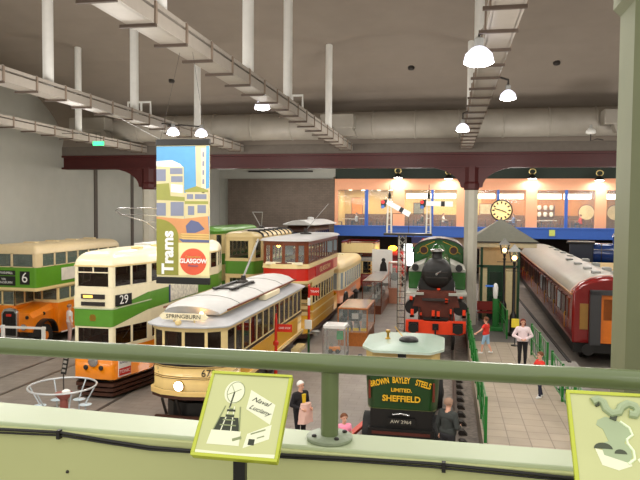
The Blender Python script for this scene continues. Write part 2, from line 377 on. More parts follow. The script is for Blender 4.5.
def art_left(t, w, L):
    X = lambda f: -w/2+f*w
    Yv = lambda f: L*(1-f)
    cx, cy, r = X(.34), Yv(.25), .028
    MB().prism([(cx+1.05*r*math.cos(a*PI/16), cy+1.25*r*math.sin(a*PI/16)) for a in range(32)], .0012, .0018, CARD, 'xy').build('picture_wheel', t)
    MB().tube([(cx+.9*r*math.cos(a*PI/16)+.004, cy+1.15*r*math.sin(a*PI/16), .002) for a in range(32)], .0009, INKL, 6, True).build('wheel_rim', t)
    sp = MB()
    for a in (.4, 2.2, 3.5, 4.6): sp.bar((cx, cy, .002), (cx+.7*r*math.cos(a), cy+.9*r*math.sin(a), .002), .0014, .001, INKL)
    sp.bar((cx, cy, .002), (cx-.004, Yv(.44), .002), .004, .001, INK)
    sp.build('wheel_spokes', t)
    tw = MB().prism([(X(.19), Yv(.70)), (X(.50), Yv(.70)), (X(.455), Yv(.55)), (X(.235), Yv(.55))], .0012, .0019, INK, 'xy')
    for f0, f1 in ((.25, .19), (.31, .28), (.36, .40), (.43, .50)):
        tw.bar((X(f0+.02), Yv(.42), .002), (X(f1), Yv(.70), .002), .003, .001, CARD if f0 in (.31, .36) else INKL)
    for f in (.45, .52, .58, .64): tw.bar((X(.33-.17*(f-.42)*2), Yv(f), .0022), (X(.36+.2*(f-.42)*2), Yv(f), .0022), .0035, .001, INKL)
    for f in (.47, .535): tw.bar((X(.30), Yv(f), .0022), (X(.40), Yv(f), .0022), .006, .001, INK)
    tw.build('picture_tower', t)
    MB().prism([(X(.17), Yv(.70)), (X(.52), Yv(.70)), (X(.53), Yv(.86)), (X(.15), Yv(.86))], .0012, .0018, CARD, 'xy').build('picture_plinth', t)
    card(t, 'name_card', [(X(.535), Yv(.21)), (X(.86), Yv(.37)), (X(.84), Yv(.60)), (X(.525), Yv(.44))])
    text('handwriting', 'Naval', t, (X(.68), Yv(.345), .002), (0, 0, -.3), .019, INK, 1.25, .0004, shear=.45)
    text('handwriting', 'Luciany', t, (X(.685), Yv(.445), .002), (0, 0, -.3), .019, INK, 1.15, .0004, shear=.45)
    card(t, 'name_card', [(X(.60), Yv(.72)), (X(.86), Yv(.60)), (X(.86), Yv(.76)), (X(.58), Yv(.88))])
    MB().bar((X(.64), Yv(.72), .0018), (X(.80), Yv(.66), .0018), .0035, .0006, INKL).bar((X(.72), Yv(.76), .0018), (X(.80), Yv(.73), .0018), .003, .0006, INKL).build('small_print', t)
    MB().box((X(.63), Yv(.84), .0012), (X(.70), Yv(.775), .002), INK).build('stamp', t)
    MB().bar((X(.44), Yv(.80), .0016), (X(.54), Yv(.765), .0016), .008, .0006, INKL).build('small_print', t)
    MB().prism([(X(.04), Yv(.96)), (X(.96), Yv(.96)), (X(.96), Yv(.92)), (X(.5), Yv(.94)), (X(.04), Yv(.93))], .0012, .0016, CARD, 'xy').build('crease', t)
def art_right(t, w, L):
    X = lambda f: -w/2+f*w
    Yv = lambda f: L*(1-f)
    GR = M('picture_grey_green', (166, 182, 142), .4); HI = M('picture_highlight', (240, 255, 215), .3); DK = M('picture_dark', (70, 78, 56), .5)
    body = [(.30,.66),(.28,.55),(.36,.52),(.32,.40),(.26,.36),(.28,.31),(.36,.27),(.44,.29),(.52,.33),(.58,.38),(.585,.45),(.53,.49),(.51,.53),(.56,.58),(.565,.66),(.52,.72)]
    MB().prism([(X(a), Yv(b)) for a, b in body], .0012, .0022, GR, 'xy').build('picture_figure', t)
    MB().tube([(X(a), Yv(b), .002) for a, b in ((.50,.31),(.58,.37),(.60,.44),(.54,.49),(.54,.53),(.585,.6),(.585,.68),(.52,.73))], .0035, HI, 6).build('figure_highlight', t)
    MB().tube([(X(a), Yv(b), .0025) for a, b in ((.25,.12),(.31,.09),(.36,.12),(.38,.19),(.43,.235),(.50,.215),(.53,.16),(.60,.12),(.67,.14),(.69,.19),(.655,.235),(.60,.225))], .011, GR, 8).build('figure_scroll', t)
    MB().tube([(X(a), Yv(b), .004) for a, b in ((.33,.085),(.375,.12),(.39,.18))], .004, DK, 6).tube([(X(a), Yv(b), .004) for a, b in ((.67,.13),(.715,.165),(.70,.215),(.655,.245))], .003, DK, 6).tube([(X(a), Yv(b), .004) for a, b in ((.27,.115),(.31,.12),(.31,.15),(.28,.165))], .003, DK, 6).build('scroll_shading', t)
    MB().bar((X(.455), Yv(.235), .004), (X(.43), Yv(.30), .004), .016, .002, DK).build('figure_neck', t)
    MB().prism([(X(.30+.09*math.cos(a*PI/8)), Yv(.60-.06*math.sin(a*PI/8))) for a in range(9)], .0012, .003, DK, 'xy').prism([(X(.46+.06*math.cos(a*PI/8)), Yv(.64-.045*math.sin(a*PI/8))) for a in range(9)], .0012, .003, DK, 'xy').build('figure_feet', t)
    MB().prism([(X(.22), Yv(.60)), (X(.55), Yv(.67)), (X(.55), Yv(.75)), (X(.42), Yv(.80)), (X(.27), Yv(.76))], .0012, .0018, CARD, 'xy').build('picture_plinth', t)
    card(t, 'name_card', [(X(.74), Yv(.26)), (X(.99), Yv(.32)), (X(.99), Yv(.46)), (X(.74), Yv(.41))])
    text('handwriting', 'Naval', t, (X(.88), Yv(.34), .002), (0, 0, -.2), .021, INK, 1.1, .0004, shear=.45)
    card(t, 'name_card', [(X(.75), Yv(.62)), (X(.98), Yv(.56)), (X(.98), Yv(.70)), (X(.74), Yv(.74))])
    MB().bar((X(.62), Yv(.70), .0016), (X(.72), Yv(.65), .0016), .012, .0006, CARD).build('small_print', t)
panel('square lime edged display panel with tower and wheel drawing, left of handrail post', -.672, -.43, 1.63, 5.337, 1.80, 5.527, art_left)
panel('lime edged display panel with curling figure picture at the right edge', .315, .56, 1.63, 5.337, 1.80, 5.531, art_right)


# ---------------------------------------------------------------- vehicle helpers
def outline(w, L, fi=0., fl=0., ri=0., rl=0., r=.12, bow=0., rbow=0., nb=7):
    h = w/2; P = []
    if bow: P += [((h-fi)*math.sin(a), bow-bow*math.cos(a)) for a in [(-1+2*i/nb)*PI/2*.82 for i in range(nb+1)]]
    else: P += [(-(h-fi), 0), (h-fi, 0)]
    if fl or bow: P.append((h, max(fl, bow*1.05)))
    if rl: P.append((h, L-rl))
    P += [(h-ri, L), (-(h-ri), L)]
    if rl: P.append((-h, L-rl))
    if fl or bow: P.append((-h, max(fl, bow*1.05)))
    out = []; n = len(P)
    for i in range(n):
        p, a, b = Vector(P[i]), Vector(P[i-1]), Vector(P[(i+1) % n])
        da, db = (a-p), (b-p); k = min(r, .4*da.length, .4*db.length)
        if abs((-da.normalized()).dot(db.normalized())) > .995: out.append(tuple(p)); continue
        s, e = p+da.normalized()*k, p+db.normalized()*k
        for q in range(4):
            f = q/3; out.append(tuple(s*(1-f)**2+p*2*f*(1-f)+e*f*f))
    return out
def inset(ol, k):
    xs = [p[0] for p in ol]; ys = [p[1] for p in ol]; hx = (max(xs)-min(xs))/2; hy = (max(ys)-min(ys))/2; cy = (max(ys)+min(ys))/2
    return [(x*(1-k/hx), cy+(y-cy)*(1-k/hy)) for x, y in ol]
def ring(ol, z): return [(x, y, z) for x, y in ol]
def band(mb, ol, z0, z1, m, k0=0., k1=0.):
    return mb.loft([ring(inset(ol, k0), z0), ring(inset(ol, k1), z1)], m)
def slab(mb, ol, z0, z1, m, k=0.):
    o = inset(ol, k); return mb.loft([ring(o, z0), ring(o, z1)], m, c0=True, c1=True)
def dome(mb, ol, z, h, ins, m, n=5, k=0.):
    rings = [ring(inset(ol, k+ins*(1-math.cos(i/n*PI/2))), z+h*math.sin(i/n*PI/2)) for i in range(n+1)]
    # crown: carry on towards the spine so that the roof stays curved
    xs = max(p[0] for p in ol)
    for f in (.35, .7): rings.append(ring(inset(ol, k+ins+(xs-ins-k)*f), z+h*(1+.10*f)))
    return mb.loft(rings, m, c0=True, c1=True)
def glaze(t, ol, z0, z1, fm, gm, pane=.75, pil=.07, minlen=.3, rail=.05, depth=.05, name='window', skip=None):
    fr = MB(); n = len(ol)
    for i in range(n):
        a, b = Vector(ol[i]), Vector(ol[(i+1) % n]); e = b-a; L = e.length
        if L < 1e-4: continue
        dr = e/L; nr = Vector((dr.y, -dr.x))
        if skip and skip((a+b)/2): continue
        if L < minlen:
            fr.raw([(a.x,a.y,z0),(b.x,b.y,z0),(b.x,b.y,z1),(a.x,a.y,z1)]+[((p-nr*depth).x,(p-nr*depth).y,z) for p, z in ((a,z0),(b,z0),(b,z1),(a,z1))],
                   [(0,1,2,3),(5,4,7,6),(0,3,7,4),(1,5,6,2),(0,4,5,1),(3,2,6,7)], fm); continue
        k = max(1, round(L/pane)); st = L/k
        def bx(u0, u1, w0, w1, d0, d1, m, mb):
            vs = []
            for dd in (d0, d1):
                for q, w in ((u0,w0),(u1,w0),(u1,w1),(u0,w1)):
                    p = a+dr*q-nr*dd; vs.append((p.x, p.y, w))
            mb.raw(vs, [(0,1,2,3),(5,4,7,6),(0,3,7,4),(1,5,6,2),(0,4,5,1),(3,2,6,7)], m)
        for j in range(k+1):
            c = j*st; bx(max(0, c-pil/2), min(L, c+pil/2), z0, z1, 0, depth, fm, fr)
        bx(0, L, z0, z0+rail, 0, depth, fm, fr); bx(0, L, z1-rail, z1, 0, depth, fm, fr)
        for j in range(k):
            g = MB(); bx(j*st+pil/2, (j+1)*st-pil/2, z0+rail, z1-rail, depth*.5, depth*.7, gm, g); g.build(name, t, smooth=False)
    return fr.build(name+'_frame', t, smooth=False)
def seats(t, x0, y0, y1, z, step, m=SEATF, wd=.8):
    y = y0; proto = None
    while y < y1:
        for s in (-1, 1):
            if proto is None:
                proto = MB().box((-wd/2, 0, 0), (wd/2, .42, .12), m).box((-wd/2, .38, 0), (wd/2, .46, .55), m).build('seat', t); o = proto
            else:
                o = proto.copy(); COL.objects.link(o); o.parent = t
            o.location = (s*x0, y, z)
        y += step
def truck(t, x, y, L=2.2):
    f = MB().box((-x-.05, y-L/2, .18), (-x+.07, y+L/2, .5), SKIRT).box((x-.07, y-L/2, .18), (x+.05, y+L/2, .5), SKIRT).box((-x, y-.2, .25), (x, y+.2, .45), SKIRT).build('truck_frame', t)
    for s in (-1, 1):
        for q in (-1, 1):
            MB().lathe((s*(x-.12) - .05, y+q*L*.33, .36), [(.36, 0), (.36, .03), (.33, .04), (.33, .1)], DARK, 18, 'x').build('wheel', t)
def plate_text(t, name, s, loc, rot, w, h, size, bg=BLACK, fg=WHITE, sx=1.):
    R = Matrix.Rotation(rot[2], 4, 'Z')
    bo = MB().box((-w/2, -.012, -h/2), (w/2, .012, h/2), bg).build(name, t, bevel=.008); bo.location = loc; bo.rotation_euler = (0, 0, rot[2])
    off = R @ Vector((0, -.014, 0))
    tx = text(name+'_lettering', s, bo, (0, -.0135, 0), FRONT, size, fg, sx, .002)
    return bo

# ---------------------------------------------------------------- double deck bus, number 6
B = thing('double_decker_bus', 'green, cream and orange double decker bus numbered 6 at far left', 'bus', (-18.15, 24.5, 0))
W, L = 2.4, 7.2; ol = outline(W, L, .06, .25, .1, .3, .12)
lo = [p for p in outline(W, L, 0, 0, .1, .3, .06)]
lo = [(x, max(y, 1.5)) for x, y in outline(W, L, 0, 0, .1, .3, .02)]
low = outline(W, L-1.5, 0, 0, .1, .3, .05); low = [(x, y+1.5) for x, y in low]
m_ = MB(); band(m_, low, .5, 1.82, BUSORANGE); slab(m_, low, .44, .46, DARK); m_.build('lower_body', B)
m_ = MB(); band(m_, low, 1.82, 1.92, CREAM); m_.build('waist_rail', B)
m_ = MB(); slab(m_, low, .9, .95, DWOOD, .05); m_.build('lower_floor', B)
glaze(B, low, 1.92, 2.5, CREAM, GLBUS, .85, .08, rail=.03)
m_ = MB(); band(m_, ol, 2.5, 2.64, CREAM); slab(m_, ol, 2.49, 2.52, CREAM); m_.build('cream_band', B)
m_ = MB(); band(m_, ol, 2.64, 3.5, BUSGREEN); slab(m_, ol, 2.82, 2.85, DWOOD, .05); m_.build('upper_panels', B)
glaze(B, ol, 3.5, 4.1, BUSROOF, GLBUS, .9, .10, rail=.035)
m_ = MB(); dome(m_, ol, 4.1, .36, .42, BUSROOF); m_.build('roof', B)
for y in (1.2, 2.8, 4.4, 6.0): MB().box((-.3, y, 4.46), (.3, y+.25, 4.54), BUSROOF).build('roof_vent', B, bevel=.02)
MB().box((W/2, 1.75, 2.80), (W/2+.02, 6.3, 3.36), M('pale_advert_board', (222, 214, 200), .5, var=.12, scale=3)).build('advert_board', B)
MB().ball((W/2+.015, 3.6, 3.12), .2, M('advert_yellow', (220, 190, 110)), 10, (.05, 1.6, .5)).ball((W/2+.015, 5.4, 3.22), .2, M('advert_yellow', (220, 190, 110)), 10, (.05, 1.8, .6)).build('advert_picture', B)
seats(B, .65, 1.0, 6.4, 2.95, .95, BUSGREEN)
plate_text(B, 'route_number_box', '6', (.62, -.012, 3.06), FRONT, .46, .56, .62)
plate_text(B, 'destination_box', 'PROVANMILL', (-.38, -.012, 3.26), FRONT, 1.1, .2, .15)
plate_text(B, 'destination_box', 'VIA\nSPRINGBURN', (-.38, -.012, 2.92), FRONT, 1.1, .4, .14)
# half cab, bonnet and front wheels
cab = [(-1.2, .12), (.02, .12), (.02, 1.5), (-1.2, 1.5)]
m_ = MB(); m_.prism(cab, .62, 1.84, BUSORANGE, 'xy'); m_.build('driver_cab', B, bevel=.06)
glaze(B, [(-1.2, .15), (.02, .15), (.02, 1.5), (-1.2, 1.5)], 1.84, 2.5, CREAM, GLBUS, .65, .07, skip=lambda p: p.y > 1.3)
m_ = MB().loft([[(.04, y, .75), (.95, y, .75), (.98, y, z-.25), (.8, y, z-.05), (.35, y, z), (.04, y, z)] for y, z in ((-.02, 1.60), (1.5, 1.84))], BUSORANGE, c0=True, c1=True); m_.build('bonnet', B)
m_ = MB().prism([(-.42, .55), (.32, .55), (.32, 1.55), (.2, 1.72), (-.05, 1.78), (-.3, 1.72), (-.42, 1.55)], -.14, .02, CHROME, 'xz').prism([(-.36, .6), (.26, .6), (.26, 1.5), (.16, 1.64), (-.26, 1.64), (-.36, 1.5)], -.15, -.13, BLACK, 'xz')
for i in range(9): m_.box((-.33+i*.07, -.165, .62), (-.31+i*.07, -.145, 1.55), DARK)
m_.build('radiator', B)
MB().box((-.18, -.17, 1.42), (.06, -.15, 1.52), RED).build('badge', B)
for x in (-.85, .62): MB().lathe((x, -.14, .98), [(.06, .18), (.13, .06), (.14, 0), (.13, -.02)], CHROME, 16, 'y').build('headlamp', B)
for x, y, z in ((.72, -.04, 1.38), (.97, .75, 1.45)): MB().lathe((x, y, z), [(.07, -.02), (.08, .02), (.05, .05)], BLACK, 12, 'y').build('horn', B)
for s, nm in ((-1, 'mudguard'), (1, 'mudguard')):
    m_ = MB(); rr = []
    for a in range(11):
        an = PI*.02+a*PI*.96/10
        rr.append([(s*x, .72-r*math.cos(an), .52+r*math.sin(an)) for x, r in ((.72, .66), (1.24, .66), (1.24, .72), (.72, .72))])
    m_.loft(rr, BLACK, c0=True, c1=True); m_.build(nm, B)
    for y in (.72, 5.4):
        w = MB().lathe((s*.98-.13, y, .5), [(.28, 0), (.5, .02), (.5, .24), (.28, .26)], RUBBER, 22, 'x').build('tyre', B)
        MB().lathe((s*.98-.15, y, .5), [(.1, 0), (.27, .04), (.27, .26), (.1, .3)], BUSORANGE, 16, 'x').build('wheel_hub', w)
MB().box((-1.15, -.2, .42), (1.15, -.12, .55), BLACK).build('bumper', B, bevel=.02)
MB().box((1.2, 1.7, .45), (1.23, 6.0, .51), WHITE).build('skirt_strip', B)

# ---------------------------------------------------------------- tram 29 (streamlined double deck car)
T = thing('double_decker_tram', 'cream, green and orange double decker tram numbered 29 with domed cream roof', 'tram', (-10.86, 18.5, 0))
W, L = 2.2, 10.0; ol = outline(W, L, .44, 1.7, .44, 1.7, .1)
m_ = MB(); band(m_, ol, .62, 1.6, ORANGE, .0, .0); slab(m_, ol, .62, .66, DARK); m_.build('lower_panels', T)
m_ = MB()
for k, (z, q) in enumerate(((.52, .02), (.36, .06), (.2, .1))): slab(m_, ol, z-.1, z, SKIRT, q)
m_.build('lifeguard_steps', T)
m_ = MB(); slab(m_, ol, .1, .6, BLACK, .25); m_.build('underframe', T)
m_ = MB(); band(m_, ol, 1.6, 1.68, CREAM_L); slab(m_, ol, 1.0, 1.05, DWOOD, .06); m_.build('waist_rail', T)
glaze(T, ol, 1.68, 2.3, CREAM_L, GLD, .85, .075, rail=.03)
m_ = MB(); band(m_, ol, 2.3, 2.68, CREAM_L); m_.build('lower_cornice', T)
# upper panels: green round the whole car, deeper at the front
m_ = MB(); band(m_, ol, 2.68, 3.26, GREEN, -.004, .0); slab(m_, ol, 2.74, 2.77, DWOOD, .06); m_.build('upper_panels', T)
m_ = MB(); front = [p for p in ol if p[1] < 1.95]
front.sort(key=lambda p: (p[0])); lowf = [p for p in front]
def strip(mb, pts, z0f, z1f, m, off):
    ra = []; 
    for (x, y) in pts: 
        s = 1+off; ra.append(((x*s, y-off*1.2, z0f(x, y)), (x*s, y-off*1.2, z1f(x, y))))
    mb.loft([[a for a, b in ra], [b for a, b in ra]], m, closed=False)
strip(m_, front, lambda x, y: 2.9+.36*min(1, max(0, y)/1.6), lambda x, y: 3.28, CREAM_L, .014)
strip(m_, front, lambda x, y: 2.32+.36*min(1, max(0, y)/1.6), lambda x, y: 2.9+.04*min(1, max(0, y)/1.6), GREEN, .012)
m_.build('front_panel', T)
m_ = MB(); strip(m_, front, lambda x, y: 2.87+.10*min(1, max(0, y)/1.6), lambda x, y: 2.91+.10*min(1, max(0, y)/1.6), M('silver_beading', (196, 204, 170), .3), .03); m_.build('beading', T)
m_ = MB(); band(m_, ol, 3.26, 3.55, CREAM_L); m_.build('upper_waist_rail', T)
ou = inset(ol, .01)
glaze(T, ou, 3.55, 4.22, CREAM_L, GLD, .85, .075, rail=.03)
MB().bar((-.56, .03, 4.02), (.56, .03, 4.02), .04, .03, CREAM_L).bar((0, .03, 4.02), (0, .03, 4.2), .04, .03, CREAM_L).build('window_transom', T)
m_ = MB(); dome(m_, ou, 4.22, .44, .55, CREAM_L, 7); m_.build('roof', T)
m_ = MB(); band(m_, ou, 4.2, 4.25, CREAM, -.02, -.02); m_.build('gutter', T)
for y in (1.9, 3.4, 4.9, 6.4): MB().box((.3, y, 4.66), (.62, y+.3, 4.74), CREAM).build('roof_vent', T, bevel=.02)
MB().box((-.45, 3.6, 4.68), (.25, 7.2, 4.76), ROOFW).build('roof_walkway', T, bevel=.01)
# bow collector
bc = MB()
zt = 6.05
bc.tube([(-.25, 6.2, 4.8), (-.5, 4.6, 5.55), (-1.1, 3.9, zt-.25), (-1.25, 3.75, zt-.1), (-1.1, 3.7, zt), (1.1, 3.7, zt), (1.25, 3.75, zt-.1), (1.1, 3.9, zt-.25), (.5, 4.6, 5.55), (.25, 6.2, 4.8)], .025, CHROME, 6)
bc.tube([(-1.1, 3.9, zt-.25), (1.1, 3.9, zt-.25)], .02, CHROME, 6).tube([(-.5, 4.6, 5.55), (.5, 4.6, 5.55)], .02, CHROME, 6).box((-.35, 5.9, 4.7), (.35, 6.6, 4.82), DARK)
bc.build('bow_collector', T)
ib = MB().box((-.38, -.06, 2.98), (.42, -.02, 3.10), DARK).box((-.38, -.06, 3.2), (.42, -.02, 3.34), DARK); ib.build('destination_box', T)
MB().box((-.3, -.065, 3.23), (.02, -.055, 3.31), M('lit_blind', (255, 190, 90), emit=1.6)).build('lit_destination_blind', T)
ang = math.atan2(1.7, .46)
plate_text(T, 'route_number_box', '29', (.82, .42, 3.14), (0, 0, ang), .72, .36, .40)
MB().box((W/2-.015, 3.3, 2.72), (W/2+.025, 5.9, 3.30), M('patterned_advert', (226, 222, 205), .5, var=.35, scale=9)).build('advert_board', T)
MB().box((W/2-.012, 3.2, 2.68), (W/2+.02, 3.3, 3.32), M('advert_edge_blue', (50, 60, 110), .5)).build('advert_border', T)
MB().lathe((0, -.035, 1.22), [(.06, .05), (.15, .03), (.17, 0), (.14, -.02), (.05, -.035)], CHROME, 20, 'y').build('headlamp', T)
for x in (-.26, .26): MB().lathe((x, -.02, 1.02), [(.07, .03), (.08, 0), (.05, -.03)], DARK, 12, 'y').build('buffer_knob', T)
MB().prism([(-.09, 2.5), (.09, 2.5), (.11, 2.62), (.06, 2.7), (-.06, 2.7), (-.11, 2.62)], -.03, -.012, BRASS, 'xz').build('coat_of_arms', T)
bo = MB().box((-.28, -.012, -.29), (.28, .012, .29), WHITE).build('enamel_notice', T, bevel=.01); bo.location = (.84, .42, 1.0); bo.rotation_euler = (0, 0, ang)
text('notice_lettering', 'Schweppes', bo, (0, -.014, .16), FRONT, .1, M('advert_edge_blue', (0, 0, 0)), 1, .002)
MB().box((-.26, -.016, -.25), (.26, -.012, -.02), RED).build('notice_panel', bo)
text('notice_lettering', 'TONIC', bo, (0, -.018, -.135), FRONT, .15, WHITE, 1, .002)
for y in (2.8, 7.4): truck(T, .82, y)
seats(T, .55, 1.8, 8.6, 1.05, 1.0)
seats(T, .55, 1.2, 9, 2.8, 1.0)
MB().tube([(.35, 1.25, 1.75), (.7, 1.35, 2.25)], .02, WHITE, 6).build('cab_handrail', T)

# ---------------------------------------------------------------- single deck tram, Springburn
S = thing('single_decker_tram', 'cream and mustard single decker tram with white roof and Springburn board', 'tram', (-7.12, 16.75, 0))
W, L = 2.2, 10.1; ol = outline(W, L, .04, 0, .04, 0, .015, bow=.5, nb=4)
SCRM = M('tan_cream_paint', (238, 204, 130), .35, var=.03, coat=.3)
sk = lambda mb, z0, z1, m, k0=0., k1=0.: band(mb, ol, z0, z1, m, k0, k1)
m_ = MB(); sk(m_, .95, 1.66, SCRM); slab(m_, ol, .95, .98, DARK); m_.build('waist_panels', S)
ysd = 1.75
for s in (-1, 1): MB().box((s*W/2-.012, ysd, .84), (s*W/2+.012, L-.9, 1.62), MUSTARD).build('side_panel', S)
m_ = MB(); slab(m_, ol, .84, .97, SCRM, -.08); m_.build('bumper', S, bevel=.02)
m_ = MB(); slab(m_, ol, .74, .85, SKIRT, -.05); m_.build('bumper_underside', S)
m_ = MB(); 
for z in (1.30, 1.35, 1.61): sk(m_, z, z+.018, M('brown_lining', (110, 74, 30), .4), -.012, -.012)
m_.build('lining', S)
m_ = MB(); slab(m_, ol, .1, .55, BLACK, .3); m_.build('underframe', S)
m_ = MB(); sk(m_, 1.66, 1.74, BLACK, -.02, -.02); slab(m_, ol, .9, .95, DWOOD, .05); m_.build('waist_rail', S)
glaze(S, ol, 1.74, 2.66, CREAM, GLD, .74, .055, minlen=.2, rail=.035)
m_ = MB(); sk(m_, 2.66, 2.78, CREAM, -.03, -.03); m_.build('cornice', S)
# lower roof, clerestory sides, upper roof
oe = inset(ol, -.14)
m_ = MB(); m_.loft([ring(oe, 2.76), ring(oe, 2.80), ring(inset(ol, .05), 2.9), ring(inset(ol, .45), 2.98)], M('pale_grey_canopy', (186, 188, 192), .45, var=.05, scale=3), c0=True, c1=True); m_.build('lower_roof', S)
cl = [(x, y) for x, y in outline(1.42, L-1.9, 0, 0, 0, 0, .05)]; cl = [(x, y+.95) for x, y in cl]
m_ = MB(); band(m_, cl, 2.9, 3.22, SCRM); m_.build('clerestory_side', S)
for i in range(9):
    for s in (-1, 1):
        if i in (0, 8): continue
        MB().box((s*.715-.006, 1.3+i*.86, 3.0), (s*.715+.006, 1.95+i*.86, 3.16), GLD).build('clerestory_window', S, smooth=False)
prof = [(-.98, 3.14), (-.95, 3.2), (-.7, 3.31), (-.35, 3.38), (0, 3.40), (.35, 3.38), (.7, 3.31), (.95, 3.2), (.98, 3.14)]
m_ = MB(); rings = []
for y, q, dz in ((.62, .86, -.09), (1.1, .97, -.02), (1.6, 1, 0), (L-1.5, 1, 0), (L-.9, .97, -.02), (L-.5, .86, -.08)): rings.append([(x*q, y-(.35*(1-(x/.98)**2) if y < 2 else 0)+(.3*(1-(x/.98)**2) if y > L-2 else 0), z+dz) for x, z in prof]+[(x*q*.98, y, 3.12+dz) for x in (.9, -.9)])
m_.loft(rings, ROOFW, c0=True, c1=True); m_.build('upper_roof', S)
for y in (2.0, 4.6, 7.2): MB().tube([(x*1.005, y, z+.006) for x, z in prof], .012, GREYP, 6).build('roof_seam', S)
for s in (-1, 1): MB().bar((s*.98, .9, 3.15), (s*.98, L-.7, 3.15), .03, .05, WOOD).build('roof_edge_trim', S)
m_ = MB()
for x in (-.28, .28): m_.bar((x, 3.2, 3.45), (x, 5.6, 3.45), .12, .06, BLACK)
m_.bar((-.45, 3.5, 3.44), (.45, 3.5, 3.44), .1, .05, DARK).bar((-.45, 5.3, 3.44), (.45, 5.3, 3.44), .1, .05, DARK)
m_.build('roof_walkway', S)
MB().lathe((-.1, 5.7, 3.4), [(.18, 0), (.18, .06), (.1, .1), (.08, .25)], DARK, 14).tube([(-.1, 5.7, 3.6), (-.2, 7.9, 4.85)], .04, GREYP, 8).build('trolley_pole', S)
bd = MB().box((-.62, .02, 2.96), (.62, .07, 3.14), CREAM_L).prism([(-.62, 2.96), (-.72, 3.05), (-.62, 3.14)], .02, .07, CREAM_L, 'xz').prism([(.62, 2.96), (.72, 3.05), (.62, 3.14)], .02, .07, CREAM_L, 'xz').build('destination_board', S)
text('board_lettering', 'SPRINGBURN', bd, (0, .014, 3.05), FRONT, .155, DARK, 1.1, .003)
MB().tube([(-.3, .1, 2.88), (-.3, .05, 3.0)], .03, CREAM, 8).tube([(.3, .1, 2.88), (.3, .05, 3.0)], .03, CREAM, 8).lathe((-.12, -.06, 2.9), [(.04, -.06), (.08, -.04), (.08, .05)], CREAM, 12, 'y').build('board_bracket', S)
MB().ball((.4, .35, 3.1), .06, WARMON, 10).build('roof_lamp', S)
MB().box((.78, 4.6, 2.93), (1.06, 6.5, 3.13), CREAM_L).build('side_destination_board', S, bevel=.03)
hl = MB().lathe((-.12, -.0, 1.12), [(.08, .06), (.15, .03), (.16, -.02), (.14, -.05)], BRASS, 20, 'y').build('headlamp', S)
MB().lathe((-.12, -.05, 1.12), [(.135, 0), (.12, -.015), (.03, -.03)], M('lit_headlamp', (255, 246, 230), emit=7), 20, 'y').build('headlamp_lens', hl)
text('fleet_number', '672', S, (.70, .12, 1.48), (PI/2, 0, .42), .28, DARK, 1, .006)
text('fleet_number', '672', S, (-.98, .36, 1.48), (PI/2, 0, -.7), .26, DARK, 1, .006)
for x in (-.62, -.2): MB().bar((x, .28, .2), (x, -.02, .76), .05, .06, DARK).build('lifeguard_bracket', S)
MB().box((-.9, .1, .12), (.9, .2, .22), SKIRT).build('lifeguard_gate', S)
for y in (3.4, 6.7): truck(S, .8, y)
seats(S, .55, 1.8, 8.4, .95, 1.05, WOOD)
MB().box((-.9, 1.72, 1.0), (.9, 1.76, 2.6), DWOOD).build('saloon_bulkhead', S)
MB().box((W/2-.02, L-1.9, .35), (W/2+.32, L-.7, .5), CREAM).build('entrance_step', S)
# green plant-like foliage tag at the bumper is left out; brake handle
MB().tube([(-.45, .35, 1.0), (-.45, .35, 2.0), (-.6, .3, 2.02)], .025, BRASS, 8).build('brake_handle', S)

# ---------------------------------------------------------------- red double decker tram
T = thing('double_decker_tram', 'red, cream and mustard double decker tram with wood-framed upper windows', 'tram', (-7.15, 28, 0))
W, L = 2.1, 8.6; ol = outline(W, L, .06, 0, .06, 0, .04, bow=.4, nb=4)
sal = [(x, y+1.45) for x, y in outline(W-.06, L-2.9, 0, 0, 0, 0, .06)]
m_ = MB(); band(m_, ol, .45, 1.3, MUSTARD); slab(m_, ol, .45, .5, SKIRT); m_.build('dash_panels', T)
m_ = MB(); slab(m_, ol, .3, .46, SKIRT, -.05); m_.build('bumper', T)
m_ = MB(); band(m_, sal, .5, 1.62, MUSTARD, -.03, -.03); m_.build('rocker_panels', T)
m_ = MB(); band(m_, sal, 1.28, 1.36, CREAM, -.04, -.04); band(m_, sal, .86, .92, CREAM, -.04, -.04); m_.build('cream_lining', T)
glaze(T, sal, 1.62, 2.5, CREAM, GLD, .7, .1)
m_ = MB(); band(m_, sal, 2.5, 2.84, CREAM, -.03, -.03); m_.build('lower_cornice', T)
m_ = MB(); band(m_, ol, 2.84, 3.42, RED); slab(m_, ol, 2.8, 2.86, CREAM, -.02); m_.build('upper_panels', T)
m_ = MB(); band(m_, ol, 3.42, 3.62, CREAM, -.04, -.02); band(m_, ol, 2.74, 2.84, CREAM, -.02, -.03); m_.build('cream_bands', T)
for s in (-1, 1):
    pn = MB().box((s*W/2-.015, 2.0, 2.92), (s*W/2+.02, 6.8, 3.36), M('deep_red_panel', (170, 24, 24), .4)).build('advert_board', T)
text('advert_lettering', 'GLASGOW', T, (W/2+.025, 4.4, 3.14), RIGHT, .36, CREAM, 1.6, .003)
glaze(T, ol, 3.62, 4.5, WOOD, GLC, .66, .06, minlen=.15, rail=.05)
m_ = MB(); band(m_, ol, 4.5, 4.66, WOOD, -.01, -.01); m_.build('upper_cornice', T)
m_ = MB(); dome(m_, inset(ol, -.12), 4.64, .16, .5, ROOFG, 4); m_.build('roof', T)
MB().ball((-.42, .75, 4.42), .10, M('lit_orange_lamp', (255, 150, 60), emit=18), 12).build('saloon_lamp', T)
for x, y in ((-.55, 3.1), (.25, 2.9), (.95, 5.6), (.95, 7.2)): MB().box((x-.22, y, 3.85), (x+.22, y+.04, 4.42), GLB).build('inner_window', T)
